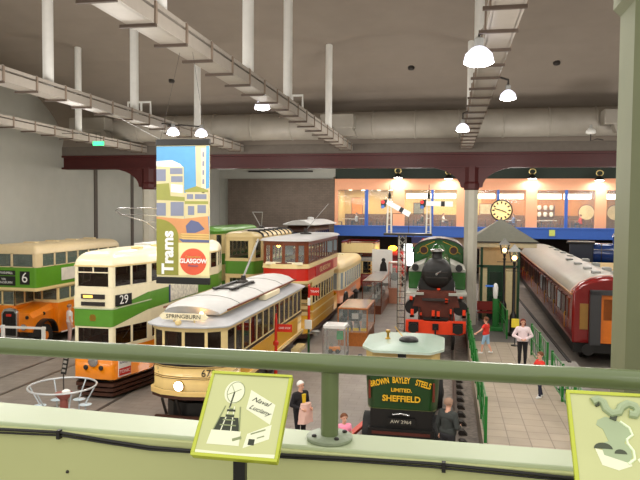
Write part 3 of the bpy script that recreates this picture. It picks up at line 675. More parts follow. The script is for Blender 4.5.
for i in range(7): MB().box((.22+.02*i, .75+i*.22, 1.05+i*.25), (.95, .98+i*.22, 1.10+i*.25), MAROON).box((.22+.02*i, .72+i*.22, .95+i*.25), (.95, .76+i*.22, 1.12+i*.25), CREAM).build('stair_step', T)
MB().tube([(.95, .6, 1.9), (1.0, 1.5, 2.7)], .025, BRASS, 8).tube([(.2, .5, 1.3), (.2, .5, 2.8)], .03, CREAM, 8).tube([(-.8, .35, 1.3), (-.8, .35, 2.8)], .03, CREAM, 8).build('platform_rails', T)
MB().box((-.75, 1.3, .7), (.1, 1.36, 2.7), DWOOD).build('saloon_bulkhead', T)
for x in (-.5, .5): MB().box((x-.35, .05, 3.58), (x+.35, .2, 3.7), CREAM_L).build('destination_box', T, bevel=.02)
MB().lathe((0, 4.6, 4.8), [(.3, 0), (.3, .07), (.12, .12), (.08, .3)], DARK, 14).tube([(0, 4.6, 5.0), (.5, 8.2, 6.4)], .014, GREYP, 6).build('trolley_pole', T)
truck(T, .8, 4.3, 2.0)
seats(T, .5, 1.0, 7.8, 2.95, .9, WOOD)
MB().lathe((0, -.03, 1.0), [(.12, .05), (.14, 0), (.1, -.04)], BRASS, 16, 'y').build('headlamp', T)

# ---------------------------------------------------------------- cream and orange single deck tram further back
T = thing('single_decker_tram', 'small cream and orange single decker tram behind the red double decker', 'tram', (-7.05, 37.4, 0))
W, L = 2.1, 9.0; ol = outline(W, L, .15, .8, .15, .8, .12)
m_ = MB(); band(m_, ol, .55, 1.35, M('salmon_orange_paint', (232, 140, 84), .35)); slab(m_, ol, .55, .6, SKIRT); m_.build('lower_panels', T)
m_ = MB(); slab(m_, ol, .2, .55, DARK, .25); m_.build('underframe', T)
glaze(T, ol, 1.35, 2.4, CREAM_L, GLB, .85, .12)
m_ = MB(); band(m_, ol, 2.4, 2.6, CREAM, -.02, -.02); m_.build('cornice', T)
m_ = MB(); dome(m_, ol, 2.6, .42, .45, CREAM, 5, -.05); m_.build('roof', T)
for y in (2, 4, 6): MB().box((-.15, y, 3.0), (.15, y+.5, 3.12), CREAM_L).build('roof_vent', T, bevel=.02)
text('fleet_lettering', 'TRAMWAYS', T, (W/2+.01, 4.6, .95), RIGHT, .4, WHITE, 1.1, .003)
MB().box((-.7, -.03, .6), (.7, 0, 1.3), ORANGE).build('dash_panel', T)
for y in (2.3, 6.7): truck(T, .78, y, 1.8)

# ---------------------------------------------------------------- generic standard double decker trams behind
def standard(label, loc, L, roofm, upm, lowm, zr, stripes=False, gm=GL, wm=CREAM):
    T = thing('double_decker_tram', label, 'tram', loc)
    W = 2.15; ol = outline(W, L, .3, 1.0, .3, 1.0, .2)
    m_ = MB(); band(m_, ol, .6, 1.6, lowm); slab(m_, ol, .6, .64, DARK); m_.build('lower_panels', T)
    m_ = MB(); slab(m_, ol, .15, .6, DARK, .2); m_.build('underframe', T)
    glaze(T, ol, 1.6, 2.45, wm, gm, .8, .12)
    m_ = MB(); band(m_, ol, 2.45, 2.62, CREAM, -.02, -.02); m_.build('cream_band', T)
    m_ = MB(); band(m_, ol, 2.62, 3.3, upm); slab(m_, ol, 2.62, 2.66, DWOOD, .05); m_.build('upper_panels', T)
    m_ = MB(); band(m_, ol, 3.3, 3.42, CREAM, -.02, -.02); m_.build('upper_waist_rail', T)
    glaze(T, ol, 3.42, zr-.42, wm, gm, .8, .12)
    m_ = MB(); band(m_, ol, zr-.42, zr-.3, roofm, -.02, -.02); dome(m_, ol, zr-.3, .3, .4, roofm, 5, -.02); m_.build('roof', T)
    if stripes:
        y = .9
        while y < L-.6:
            m_ = MB(); m_.tube([(x, y, z) for x, z in ((1.09, zr-.28), (1.03, zr-.14), (.85, zr-.02), (.6, zr+.005), (.2, zr+.03))], .07, BLACK, 6); m_.build('roof_stripe', T); y += .95
        MB().box((-.3, 1.8, zr+.02), (.3, L-1.5, zr+.1), ROOFG).build('roof_walkway', T)
    for y in (L*.28, L*.72): truck(T, .8, y, 1.9)
    seats(T, .5, 1.2, L-1.2, 2.7, 1.0)
    return T
T = standard('green and cream double decker tram with black stripes across its cream roof', (-10.86, 33, 0), 8.4, CREAM, GREEN, GREEN, 4.85, True)
MB().tube([(0, 4.2, 4.95), (-.3, 3.4, 5.9), (.3, 3.4, 5.9), (0, 4.2, 4.95)], .03, GREYP, 6).lathe((0, 4.2, 4.9), [(.2, 0), (.2, .1), (.1, .2)], DARK, 12).build('trolley_base', T)
standard('green double decker tram with plain green roof by the left wall', (-14.75, 37.6, 0), 9, GREEN, GREEN, GREEN, 4.95)
T = standard('tall dark wooden tram with pale flat roof behind the striped-roof tram', (-10.6, 45.5, 0), 8, DWOOD, WOOD, WOOD, 4.95, wm=DWOOD)
MB().loft([[(x*q, y, 4.98+h) for x, y in outline(2.7, 9.2, .3, .8, .3, .8, .3)] for q, h in ((1, 0), (1, .06), (.5, .28), (.1, .36))], ROOFW, c0=True, c1=True).build('canopy_roof', T, loc=(.2, -.6, 0))
MB().lathe((.3, 3.2, 5.34), [(.25, 0), (.25, .15), (.12, .2)], ROOFW, 12).build('trolley_base', T)
for x in (-.7, 0, .7): MB().box((x-.25, -.03, 3.5), (x+.25, .0, 4.4), M('tram_blue_panel', (44, 60, 130), .4)).build('blue_panel', T)

# open top vehicle with maroon stairs, behind
T = thing('open_top_tram', 'cream and maroon open top tram under the mezzanine edge', 'tram', (-6.5, 47.6, 0))
ol = outline(2.5, 3.6, .1, .3, .1, .3, .15)
m_ = MB(); band(m_, ol, .5, 1.4, MAROON); slab(m_, ol, .4, .5, DARK); m_.build('lower_panels', T)
glaze(T, ol, 1.4, 2.35, CREAM, GL, .8, .12)
m_ = MB(); slab(m_, ol, 2.35, 2.6, GREYP, -.05); m_.build('upper_deck', T)
m_ = MB(); band(m_, ol, 2.95, 3.6, CREAM, -.03, -.03); slab(m_, ol, 2.9, 2.95, MAROON, .0); m_.build('decency_panel', T)
m_ = MB()
for x, y in ol[::3]: m_.tube([(x, y, 2.6), (x, y, 3.75)], .03, MAROON, 6)
m_.tube(ring(ol, 3.72), .04, MAROON, 6, True); m_.build('deck_rail', T)
for i in range(7): MB().box((.85, -1.1+i*.2, .6+i*.28), (1.3, -.85+i*.2, .66+i*.28), M('stair_yellow', (206, 150, 60), .5)).build('stair_step', T)
MB().tube([(1.3, -1.2, 1.2), (1.32, .5, 3.2)], .05, MAROON, 8).build('stair_rail', T)
seats(T, .6, .8, 3.0, 2.62, .9, MAROON)
truck(T, .8, 1.8, 1.6)
# red fire engine
T = thing('fire_engine', 'red fire engine with a lit orange lamp beyond the display cases', 'fire engine', (-4.4, 52.8, 0))
MB().box((-.95, .2, .6), (.95, 5, 1.7), RED).build('body', T, bevel=.1)
MB().prism([(0, 1.7), (.1, 2.5), (.3, 2.75), (1.6, 2.75), (1.7, 1.7)], -.92, .92, RED, 'yz').build('driver_cab', T, bevel=.06)
MB().prism([(.02, 1.75), (.1, 2.45), (.13, 2.45), (.05, 1.75)], -.8, .8, GL, 'yz').build('windscreen', T, loc=(0, -.04, 0))
MB().box((-.5, -1.0, .7), (.5, .2, 1.6), RED).build('bonnet', T, bevel=.12)
MB().box((-.4, -1.06, .75), (.4, -1.0, 1.55), CHROME).build('radiator', T)
MB().box((-.6, 1.7, 2.5), (.6, 5, 2.65), RED).bar((-.3, 1.0, 3.0), (-.3, 5.2, 3.0), .08, .1, WOOD).bar((.3, 1.0, 3.0), (.3, 5.2, 3.0), .08, .1, WOOD).build('ladder', T)
MB().ball((.0, .6, 3.0), .3, M('lit_amber_lamp', (255, 176, 40), emit=9), 12, (1.2, 1, .7)).build('warning_lamp', T)
for s in (-1, 1):
    for y in (-.5, 3.8):
        MB().lathe((s*.85-.1, y, .45), [(.2, 0), (.45, .02), (.45, .2), (.2, .22)], RUBBER, 18, 'x').build('wheel', T)

# ---------------------------------------------------------------- green locomotive
T = thing('steam_locomotive', 'green steam locomotive facing forward with red buffer beam', 'locomotive', (-.42, 26.6, .19))
MB().prism([(-1.2, .95), (-1.0, .86), (1.0, .86), (1.2, .95), (1.2, 1.42), (.5, 1.42), (.45, 1.38), (-.45, 1.38), (-.5, 1.42), (-1.2, 1.42)], -.1, .05, BUFFERRED, 'xz').build('buffer_beam', T, bevel=.015)
for s in (-1, 1):
    b = MB().lathe((s*.88, -.42, 1.14), [(.2, 0), (.2, .05), (.1, .07), (.1, .35)], BLACK, 18, 'y').build('buffer', T)
    MB().box((s*.88-.2, -.12, .95), (s*.88+.2, -.09, 1.34), BLACK).build('buffer_plate', b)
MB().box((-.12, -.2, 1.05), (.12, -.08, 1.3), BLACK).tube([(0, -.15, 1.15), (0, -.3, 1.1), (0, -.3, .9), (0, -.2, .85)], .035, BLACK, 8).build('coupling_hook', T)
for s in (-1, 1): MB().box((s*.66-.02, -.05, .9), (s*.66+.02, 9.5, 1.9), DARK).build('frame_plate', T)
BRN = M('oxide_brown_paint', (98, 40, 22), .5, var=.15)
MB().box((-.72, .35, 1.3), (.72, .42, 2.55), BRN).prism([(-.95, 1.9), (.95, 1.9), (.8, 2.55), (-.8, 2.55)], .4, 1.2, BRN, 'xz').build('cylinder_casing', T)
MB().box((-1.22, .1, 2.42), (-.5, 9.4, 2.5), M('footplate_grey', (170, 170, 160), .4)).box((.5, .1, 2.42), (1.22, 9.4, 2.5), M('footplate_grey', (0, 0, 0))).build('footplate', T)
MB().box((-.5, -.0, 1.42), (.5, .35, 1.5), BLACK).build('front_step', T)
MB().box((-.55, .0, 2.2), (.55, .4, 2.27), DARK).build('front_platform', T)
for x, z, h in ((-1.0, 2.16, .26), (.42, 2.1, .26), (-.95, 1.5, .42), (-.62, 1.55, .2), (.62, 1.6, .36), (1.12, 1.55, .4), (-.1, 1.48, .42), (.1, 1.48, .38), (1.0, 2.3, .14), (.1, 2.62, .12)):
    MB().box((x-.06, .0, z), (x+.06, .07, z+h*.8), BUFFERRED).box((x-.09, .0, z), (x+.09, .05, z+h*.25), DARK).build('lamp_iron', T)
m_ = MB().lathe((0, .7, 3.25), [(.2, -.12), (.42, -.09), (.56, -.02), (.6, .02), (.62, .05), (.62, 1.3), (.58, 1.32), (.58, 6)], BLACK, 32, 'y'); m_.build('smokebox', T)
MB().lathe((0, .52, 3.25), [(.05, -.06), (.06, .06)], CHROME, 10, 'y').bar((-.45, .56, 3.32), (.45, .56, 3.32), .05, .05, DARK).bar((-.45, .56, 3.1), (.45, .56, 3.1), .05, .05, DARK).tube([(0, .5, 3.25), (.18, .46, 3.38)], .025, CHROME, 6).build('smokebox_door', T)
MB().prism([(-.8, 2.45), (.8, 2.45), (.66, 3.1), (-.66, 3.1)], .8, 2.0, BLACK, 'xz').build('smokebox_saddle', T)
MB().lathe((0, 2.0, 3.25), [(.6, 0), (.64, .05), (.64, 5.0)], LOCOG, 32, 'y').build('boiler', T)
MB().lathe((0, 1.35, 3.6), [(.34, 0), (.24, .12), (.21, .45), (.23, .52), (.28, .56)], BLACK, 22).build('chimney', T)
MB().lathe((0, 1.35, 4.14), [(.29, 0), (.29, .06), (.2, .1)], CHROME, 22).build('chimney_cap', T)
MB().lathe((0, 4.2, 3.8), [(.34, 0), (.32, .3), (.2, .48), (.05, .52)], LOCOG, 18).build('dome', T)
for s in (-1, 1):
    MB().box((s*.62, 1.6, 2.5), (s*1.2, 5.0, 3.25), LOCOG).build('side_tank', T, bevel=.04)
    MB().prism([(s*.62, 3.25), (s*1.2, 3.25), (s*1.2, 3.33), (s*.55, 3.62)], 1.58, 4.8, M('footplate_grey', (0, 0, 0)), 'xz').build('tank_top', T)
    MB().lathe((s*.92, 1.5, 3.42), [(.15, 0), (.15, .3)], BLACK, 12, 'y').build('tank_filler', T)
arch = [(-1.2, 2.5), (1.2, 2.5), (1.2, 3.85)]+[(1.2*math.cos(a*PI/14), 3.85+.62*math.sin(a*PI/14)) for a in range(1, 14)]+[(-1.2, 3.85)]
MB().prism(arch, 6.0, 6.06, LOCOG, 'xz').build('cab_front', T, smooth=False)
ro = [(1.3*math.cos(a*PI/14), 3.8+.72*math.sin(a*PI/14)) for a in range(15)]; ri_ = [(1.24*math.cos(a*PI/14), 3.8+.66*math.sin(a*PI/14)) for a in range(14, -1, -1)]
MB().prism(ro+ri_, 5.85, 8.6, BLACK, 'xz').build('cab_roof', T)
for s in (-1, 1):
    MB().box((s*1.2-.03, 6.0, 2.5), (s*1.2+.03, 8.4, 3.85), BLACK).build('cab_side', T)
    MB().lathe((s*.72, 5.95, 3.92), [(.2, 0), (.22, .03), (.2, .06)], BRASS, 20, 'y').lathe((s*.72, 5.93, 3.92), [(.17, 0), (.17, .05)], M('dark_spectacle', (60, 26, 18), .2), 20, 'y').build('spectacle_window', T)
    for k in range(2): MB().tube([(s*(.2+.4*k), 5.97, 4.35-.25*k), (s*(.65+.4*k), 5.97, 4.15-.4*k)], .015, YELLOWT, 6).build('lining', T)
for s in (-1, 1):
    MB().tube([(s*.75, .6, 2.55), (s*.75, .6, 2.7), (s*.68, 6, 3.5)], .025, CHROME, 8).build('handrail', T)
    for y, r in ((1.2, .45), (3.4, .75), (5.6, .75), (7.6, .45)): MB().lathe((s*.72-.06, y, r), [(r*.3, -.03), (r, 0), (r, .1), (r*.3, .14)], BUFFERRED if r > .5 else BLACK, 22, 'x').build('wheel', T)
    MB().lathe((s*.98, .55, 1.85), [(.3, 0), (.3, .9)], BLACK, 18, 'y').build('cylinder', T)
MB().box((-1.25, 5.9, 2.3), (-1.22, 8.8, 3.2), M('orange_edge', (220, 130, 30), .4)).build('cab_edge_strip', T)
MB().box((-1.0, 8.7, 1.0), (1.0, 12.6, 3.0), LOCOG).build('tender_body', T, bevel=.05)

# ---------------------------------------------------------------- steam lorry
T = thing('steam_lorry', 'dark green steam lorry lettered Brown Bayley Steels with pale green roof', 'lorry', (-1.03, 15.6, 0))
ol = outline(1.76, 2.2, .28, .5, 0, 0, .08)
oR = outline(2.0, 2.45, .32, .5, .32, .5, .06); oR = [(x, y-.2) for x, y in oR]
m_ = MB(); slab(m_, oR, 2.62, 2.68, M('roof_edge_pale', (176, 192, 178), .4)); m_.build('roof_edge', T)
m_ = MB(); m_.loft([ring(inset(oR, .01), 2.68), ring(inset(oR, .3), 2.74), ring(inset(oR, .8), 2.77)], M('pale_green_roof', (138, 162, 146), .35, var=.05, scale=4), c0=True, c1=True); m_.build('cab_roof', T)
of = outline(1.8, 2.1, .14, .25, 0, 0, .07)
m_ = MB(); band(m_, of, 1.22, 2.06, LORRYG, .05, 0); slab(m_, of, 1.18, 1.23, LORRYG, .08); m_.build('cab_front_panel', T)
m_ = MB(); band(m_, of, 1.17, 1.215, M('panel_edge_line', (120, 130, 80), .4), .06, .045); m_.build('panel_beading', T)
glaze(T, of, 2.06, 2.4, BLACK, GLD, .8, .12)
m_ = MB(); band(m_, of, 2.4, 2.62, M('tan_header', (196, 172, 112), .4)); m_.build('cab_header', T)
MB().box((-.1, -.02, 2.06), (.1, .03, 2.62), BLACK).build('centre_pillar', T)
for wd, xs_, zs, rt in (('BROWN', -.53, 1.86, -.24), ('BAYLEY', -.01, 1.93, .0), ('STEELS', .52, 1.86, .24)):
    text('lettering', wd, T, (xs_, -.012, zs), (PI/2, rt, 0), .2, YELLOWT, .62, .004, bold=.006)
text('lettering', 'LIMITED.', T, (0, -.012, 1.69), FRONT, .12, YELLOWT, 1.1, .004, bold=.004)
text('lettering', 'SHEFFIELD', T, (0, -.012, 1.48), FRONT, .2, YELLOWT, 1.0, .004, bold=.006)
for s in (-1, 1): MB().tube([(s*.77, .02, 1.45), (s*.77, .0, 1.9)], .03, M('ornament_red', (110, 46, 30), .4), 8).build('ornament', T)
np_ = MB().box((-.34, -.08, .86), (.34, -.05, 1.02), BLACK).build('number_plate', T)
text('plate_lettering', 'AW 2964', np_, (0, -.083, .94), FRONT, .115, M('plate_cream', (190, 184, 166), .6), 1.1, .002)
MB().box((-.8, -.05, .5), (.8, 5.2, .75), BLACK).box((-.75, .02, .72), (.75, .1, 1.2), BLACK).build('chassis', T)
MB().tube([(-.2, -.05, 1.1), (0, -.09, 1.15), (.2, -.05, 1.1)], .02, CHROME, 8).build('towing_loop', T)
MB().box((-.7, -.1, .62), (.7, -.02, .68), M('bumper_rust', (84, 36, 26), .5)).build('bumper_line', T)
for s in (-1, 1):
    for y in (.55, 4.4):
        w = MB().lathe((s*.84-.13, y, .48), [(.3, 0), (.48, .01), (.48, .25), (.3, .26)], RUBBER, 22, 'x').build('tyre', T)
        MB().lathe((s*.84-.14, y, .48), [(.08, 0), (.29, .05), (.29, .24), (.08, .3)], DARK, 16, 'x').build('wheel_hub', w)
MB().box((-.85, 2.3, .75), (.85, 5.3, 1.5), LORRYG).build('wagon_body', T, bevel=.02)
MB().lathe((-.42, .9, 2.74), [(.07, 0), (.07, .03), (.035, .06), (.03, .16), (.06, .18), (.06, .24)], BRASS, 14).build('whistle', T)
MB().lathe((.12, .7, 2.76), [(.24, 0), (.24, .05), (.18, .1), (.05, .12)], BLACK, 20).build('boiler_lid', T)
MB().tube([(.0, .8, 2.8), (-.28, 1.3, 3.0)], .012, BRASS, 6).build('pull_rod', T)
MB().lathe((-1.02, .1, 2.3), [(.05, 0), (.08, .04), (.08, .16), (.04, .2)], BLACK, 12).build('side_lamp', T)

# ---------------------------------------------------------------- maroon carriage
T = thing('railway_carriage', 'long maroon railway carriage with grey roof beside the station platform', 'carriage', (6.2, 26.5, 0), -.034)
CW, CL = 2.8, 27
pr = [(-1.34, .95), (-1.4, 1.4), (-1.4, 2.3), (-1.36, 2.9)]
MB().loft([[(x, y, z) for x, z in pr]+[(-x, y, z) for x, z in pr[::-1]] for y in (0.12, CL)], MAROON, c0=True, c1=True).build('body', T)
rp = [(-1.42, 2.82), (-1.36, 3.0), (-1.1, 3.26), (-.7, 3.46), (-.3, 3.55), (0, 3.57), (.3, 3.55), (.7, 3.46), (1.1, 3.26), (1.36, 3.0), (1.42, 2.82)]
CROOF = M('carriage_grey_roof', (150, 146, 134), .4, var=.1, scale=1.5)
MB().loft([[(x, y, z) for x, z in rp] for y in (.45, CL)], CROOF, c0=True, c1=True).build('roof', T)
MB().loft([[(x*q, y, 2.82+(z-2.82)*h) for x, z in rp] for y, q, h in ((.47, 1.003, 1.005), (.3, 1., .985), (.15, .985, .93), (.03, .96, .83), (0, .94, .78))], MAROON, c0=True, c1=True).build('roof_end', T)
MB().box((-1.38, .0, .95), (1.38, .14, 2.9), MAROON).build('end_wall', T, bevel=.08)
MB().tube([(x*1.005, .42, z+.01) for x, z in rp], .03, M('end_handrail', (210, 180, 170), .3), 8).build('roof_rib', T)
for s in (-1, 1): MB().bar((s*1.43, .1, 2.85), (s*1.43, CL, 2.85), .06, .06, M('gutter_tan', (170, 120, 70), .4)).build('gutter', T)
g = MB()
for a, b in (((-.78, -.3, .95), (-.40, .0, 3.0)), ((.40, -.3, .95), (.78, .0, 3.0)), ((-.78, -.3, 2.88), (.78, .0, 3.05))): g.box(a, b, M('gangway_grey', (58, 58, 60), .6))
g.build('gangway', T)
d_ = MB().box((-.48, -.1, 1.0), (.48, -.05, 2.88), M('orange_door', (226, 120, 30), .4)).build('gangway_door', T)
MB().box((-.28, -.12, 1.9), (.28, -.1, 2.7), GL).build('door_window', d_)
MB().box((-1.12, -.03, 1.5), (-.82, .0, 2.5), M('end_window_tan', (150, 110, 50), .3)).build('end_window', T)
y = .9; k = 0
while y < CL-1:
    w = .55 if k % 3 == 0 else 1.05
    f = MB().box((-1.425, y, 1.75), (-1.385, y+w, 2.6), WOOD if k % 3 == 0 else DWOOD).build('window_frame', T)
    MB().box((-1.435, y+.06, 1.82), (-1.42, y+w-.06, 2.53), GLB if k in (2, 5, 8) else GLD).build('window_pane', f)
    if k % 3 == 0: MB().tube([(-1.44, y+.7, 1.3), (-1.47, y+.7, 1.35), (-1.47, y+.7, 1.9), (-1.44, y+.7, 1.95)], .02, BRASS, 6).build('door_handle', T)
    y += w+.35; k += 1
MB().box((-1.3, .2, .55), (1.3, CL, .95), BLACK).build('underframe', T)
for y in (3, 22):
    MB().box((-1.1, y-1.4, .3), (1.1, y+1.4, .62), DARK).build('bogie', T)
    for s in (-1, 1):
        for q in (-1, 1): MB().lathe((s*.74-.06, y+q*.95, .46), [(.2, 0), (.46, .02), (.46, .12), (.2, .14)], DARK, 20, 'x').build('wheel', T)
for s in (-1, 1):
    MB().lathe((s*.87, -.5, .8), [(.22, 0), (.22, .04), (.09, .08), (.09, .55)], BLACK, 16, 'y').build('buffer', T)
for i, y in enumerate((1.6, 3.6, 6.2, 9, 12, 15, 18, 21)):
    for x in (-.25, .55) if i < 4 else (.2,):
        MB().box((x-.16, y, 3.46), (x+.16, y+.5, 3.64), GREYP).build('roof_vent', T, bevel=.03)

# blue locomotive and open coach beyond the carriage
T = thing('steam_locomotive', 'blue steam locomotive standing sideways beyond the maroon carriage', 'locomotive', (9.0, 50.2, .35), -.2)
MB().lathe((1.3, 0, 2.75), [(.75, 0), (.75, 4.6), (.7, 4.7)], LOCOB, 28, 'x').build('boiler', T)
MB().box((-.2, -1.0, 1.4), (1.4, 1.0, 3.5), M('cab_dark_blue', (22, 30, 46), .4)).build('cab', T, bevel=.08)
MB().box((-.4, -1.1, 3.45), (1.5, 1.1, 3.6), BLACK).build('cab_roof', T, bevel=.05)
MB().lathe((3.0, 0, 3.4), [(.36, 0), (.34, .5), (.42, .6), (.3, .8), (.05, .9)], LOCOB, 20).build('dome', T)
MB().lathe((5.4, 0, 3.4), [(.3, 0), (.25, .2), (.25, .9), (.32, 1)], BLACK, 18).build('chimney', T)
MB().box((-.4, -1.1, 1.2), (6.2, 1.1, 1.4), LOCOB).build('footplate', T)
for s in (-1, 1):
    MB().tube([(1.4, s*.8, 3.05), (6, s*.8, 3.05)], .025, CHROME, 6).build('handrail', T)
    for x in (1.6, 3.4, 5.2): MB().lathe((x, s*.8-.06, .7), [(.2, 0), (.7, .02), (.7, .1), (.2, .12)], LOCOB, 22, 'y').build('wheel', T)
for x in (1.9, 3.2, 4.4): MB().lathe((x, 0, 2.75), [(.755, 0), (.765, .02), (.765, .05), (.755, .07)], BLACK, 28, 'x').build('boiler_band', T)
T = thing('open_carriage', 'open wooden carriage with pale slatted seats beyond the maroon carriage', 'carriage', (9.6, 37.5, 0))
MB().box((-1.1, 0, .9), (1.1, 5, 1.05), PINEW).box((-1.1, 0, 1.05), (-1.04, 5, 2.6), PINEW).box((1.04, 0, 1.05), (1.1, 5, 2.6), PINEW).build('body', T)
for i in range(6):
    MB().box((-1.15, .2+i*.85, 2.85), (1.15, .55+i*.85, 2.98), M('pale_seat_slat', (232, 200, 140), .5)).box((-1.1, .5+i*.85, 1.05), (1.1, .58+i*.85, 2.9), WOOD).build('seat_back', T)
for s in (-1, 1):
    for y in (1, 4): MB().lathe((s*.8-.05, y, .5), [(.2, 0), (.5, .02), (.5, .1), (.2, .12)], DARK, 18, 'x').build('wheel', T)

# ---------------------------------------------------------------- people
SKIN = M('skin', (226, 172, 146), .5, var=.03)
def capsule(bm, p, q, r0, r1, n=10, sq=None):
    p = Vector(p); q = Vector(q); d = q-p; L = d.length
    d = d/L if L > 1e-5 else Vector((0,0,1))
    u = Vector((1,0,0)) if abs(d.x) < .8 else Vector((0,1,0)); a = (u-d*u.dot(d)).normalized(); b = d.cross(a)
    rings = []
    for i in range(1, 4):
        t = i/4*PI/2; rings.append((p-d*r0*math.cos(t), r0*math.sin(t)))
    rings += [(p, r0), (q, r1)]
    for i in range(1, 4):
        t = i/4*PI/2; rings.append((q+d*r1*math.sin(t), r1*math.cos(t)))
    vs = [[bm.verts.new(c+(a*math.cos(2*PI*k/n)*(sq[0] if sq else 1)+b*math.sin(2*PI*k/n)*(sq[1] if sq else 1))*r) for k in range(n)] for c, r in rings]
    for i in range(len(vs)-1):
        for k in range(n): bm.faces.new((vs[i][k], vs[i][(k+1) % n], vs[i+1][(k+1) % n], vs[i+1][k]))
    bm.faces.new(vs[0][::-1]); bm.faces.new(vs[-1])
def person(label, loc, rz, H, top, legs, shoes, hair, arms=('down', 'down'), sleeve='long', shorts=False, stride=0., seated=False, longhair=False, skirt=False, kid=False, voxel=.011, group=None, fine=True, lean=0.):
    T = thing('person', label, 'person', loc, rz, group)
    s = H/1.75; hs = 1.22 if kid else 1.; drop = .44 if seated else 0
    caps = []
    def add(reg, p, q, r0, r1, sq=None): caps.append((reg, Vector(p)*s, Vector(q)*s, r0*s, r1*s, sq))
    z = lambda v: v-drop
    ly = lambda v: -lean*max(0, v-1.0)
    P = lambda x, y, v: (x, y+ly(v), z(v))
    add('torso', P(-.075, 0, 1.0), P(.075, 0, 1.0), .125, .125); add('hip', P(-.07, .01, .93), P(.07, .01, .93), .12, .12)
    add('torso', P(0, 0, 1.05), P(0, .0, 1.28), .135, .15, (1.12, .85)); add('torso', P(-.1, 0, 1.34), P(.1, 0, 1.34), .115, .115)
    add('torso', P(-.15, 0, 1.40), P(.15, 0, 1.40), .07, .07)
    add('neck', P(0, .01, 1.42), P(0, -.005, 1.56), .06, .052)
    hc = Vector(P(0, -.02, 1.635+(.03 if kid else 0)))
    add('head', hc+Vector((0, .015, .03))*hs, hc+Vector((0, .01, .035))*hs, .092*hs, .092*hs); add('head', hc+Vector((0, -.02, -.05))*hs, hc+Vector((0, -.03, -.075))*hs, .062*hs, .045*hs)
    add('head', hc+Vector((0, -.1, .0))*hs, hc+Vector((0, -.118, -.028))*hs, .011*hs, .017*hs)
    for e in (-1, 1): add('head', hc+Vector((e*.09, .015, -.015))*hs, hc+Vector((e*.093, .018, .015))*hs, .014*hs, .018*hs)
    for e, pose in ((-1, arms[0]), (1, arms[1])):
        sh = Vector(P(e*.19, 0, 1.405))
        el, wr = {'down': ((e*.255, .03, 1.13), (e*.265, -.05, .89)), 'front': ((e*.33, .0, 1.14), (e*.075, -.19, 1.03)),
                  'carry': ((e*.27, .03, 1.14), (e*.16, -.23, 1.08)), 'out': ((e*.36, -.08, 1.2), (e*.52, -.22, 1.08)),
                  'table': ((e*.28, -.1, 1.15), (e*.16, -.34, 1.14)), 'ahead': ((e*.24, -.16, 1.16), (e*.16, -.4, 1.1))}[pose]
        el, wr = Vector(P(*el)), Vector(P(*wr)); dr = (wr-el).normalized()
        add('upperarm', sh, el, .058, .046); add('forearm', el, wr, .045, .03)
        ax = dr.cross(Vector((0, 1, 0) if abs(dr.y) < .7 else (0, 0, 1))).normalized(); up = ax.cross(dr).normalized()
        # a palm and five unequal, slightly curled fingers
        add('hand', wr+dr*.02, wr+dr*.075, .03, .034, None)
        if fine:
            side = dr.cross(Vector((1, 0, 0)) if abs(dr.x) < .7 else Vector((0, 0, 1))).normalized(); curl = side.cross(dr).normalized()
            for f, (off, ln) in enumerate(((-.033, .062), (-.011, .074), (.011, .07), (.032, .052))):
                b0 = wr+dr*.085+side*off; b1 = b0+dr*ln*.55+side*off*.25+curl*.006; b2 = b1+dr*ln*.4+curl*.022
                add('hand', b0, b1, .0115, .0105); add('hand', b1, b2, .0105, .009)
            t0 = wr+dr*.03-side*.03; t1 = t0+dr*.03-side*.026+curl*.008; t2 = t1+dr*.03-side*.006+curl*.012
            add('hand', t0, t1, .014, .012); add('hand', t1, t2, .012, .01)
    for e in (-1, 1):
        hp = Vector(P(e*.095, .01, .92)); st = stride*e
        if seated: kn = Vector((e*.12, -.43, .5)); an = Vector((e*.12, -.40, .09))
        else: kn = Vector((e*.10, -.015-st*.5, .5)); an = Vector((e*.105, .02-st*.9+(.05 if st < 0 else 0), .09+(.06 if st < -.1 else 0)))
        add('thigh', hp, kn, .095, .06); add('calf', kn, kn.lerp(an, .35), .056, .058); add('calf', kn.lerp(an, .35), an, .058, .038)
        add('foot', an+Vector((0, .03, -.045)), an+Vector((e*.02, -.14, -.055)), .042, .033)
    bm = bmesh.new()
    for reg, p, q, r0, r1, sq in caps: capsule(bm, p, q, r0, r1, 10, sq)
    me = bpy.data.meshes.new('body'); bmesh.ops.recalc_face_normals(bm, faces=bm.faces); bm.to_mesh(me); bm.free()
    o = bpy.data.objects.new('body', me); COL.objects.link(o)
    rm = o.modifiers.new('r', 'REMESH'); rm.mode = 'VOXEL'; rm.voxel_size = voxel*max(s, .75)
    sm = o.modifiers.new('s', 'SMOOTH'); sm.factor = .5; sm.iterations = 2
    dg = bpy.context.evaluated_depsgraph_get(); me2 = bpy.data.meshes.new_from_object(o.evaluated_get(dg))
    o.modifiers.clear(); o.data = me2; bpy.data.meshes.remove(me); me2.name = 'body'
    me2.materials.clear(); me2.materials.append(SKIN); me2.polygons.foreach_set('use_smooth', [True]*len(me2.polygons)); o.parent = T
    def reg_of(c):
        best = None; bd = 9
        for reg, p, q, r0, r1, sq in caps:
            dd = q-p; l2 = dd.length_squared; t = max(0, min(1, (c-p).dot(dd)/l2)) if l2 > 1e-9 else 0
            v = (c-p-dd*t).length-(r0+(r1-r0)*t)
            if v < bd: bd = v; best = (reg, t)
        return best
    tops = {'torso', 'upperarm'}|({'forearm'} if sleeve == 'long' else set()); bots = {'hip', 'thigh'}|(set() if (shorts or skirt) else {'calf'})
    sets = {'top': [], 'trousers': [], 'shoes': []}
    for f in me2.polygons:
        r, t = reg_of(Vector(f.center))
        if r in tops and not (r == 'upperarm' and sleeve == 'short' and t > .6): sets['top'].append(f.index)
        elif r in bots: sets['trousers'].append(f.index)
        elif r == 'foot': sets['shoes'].append(f.index)
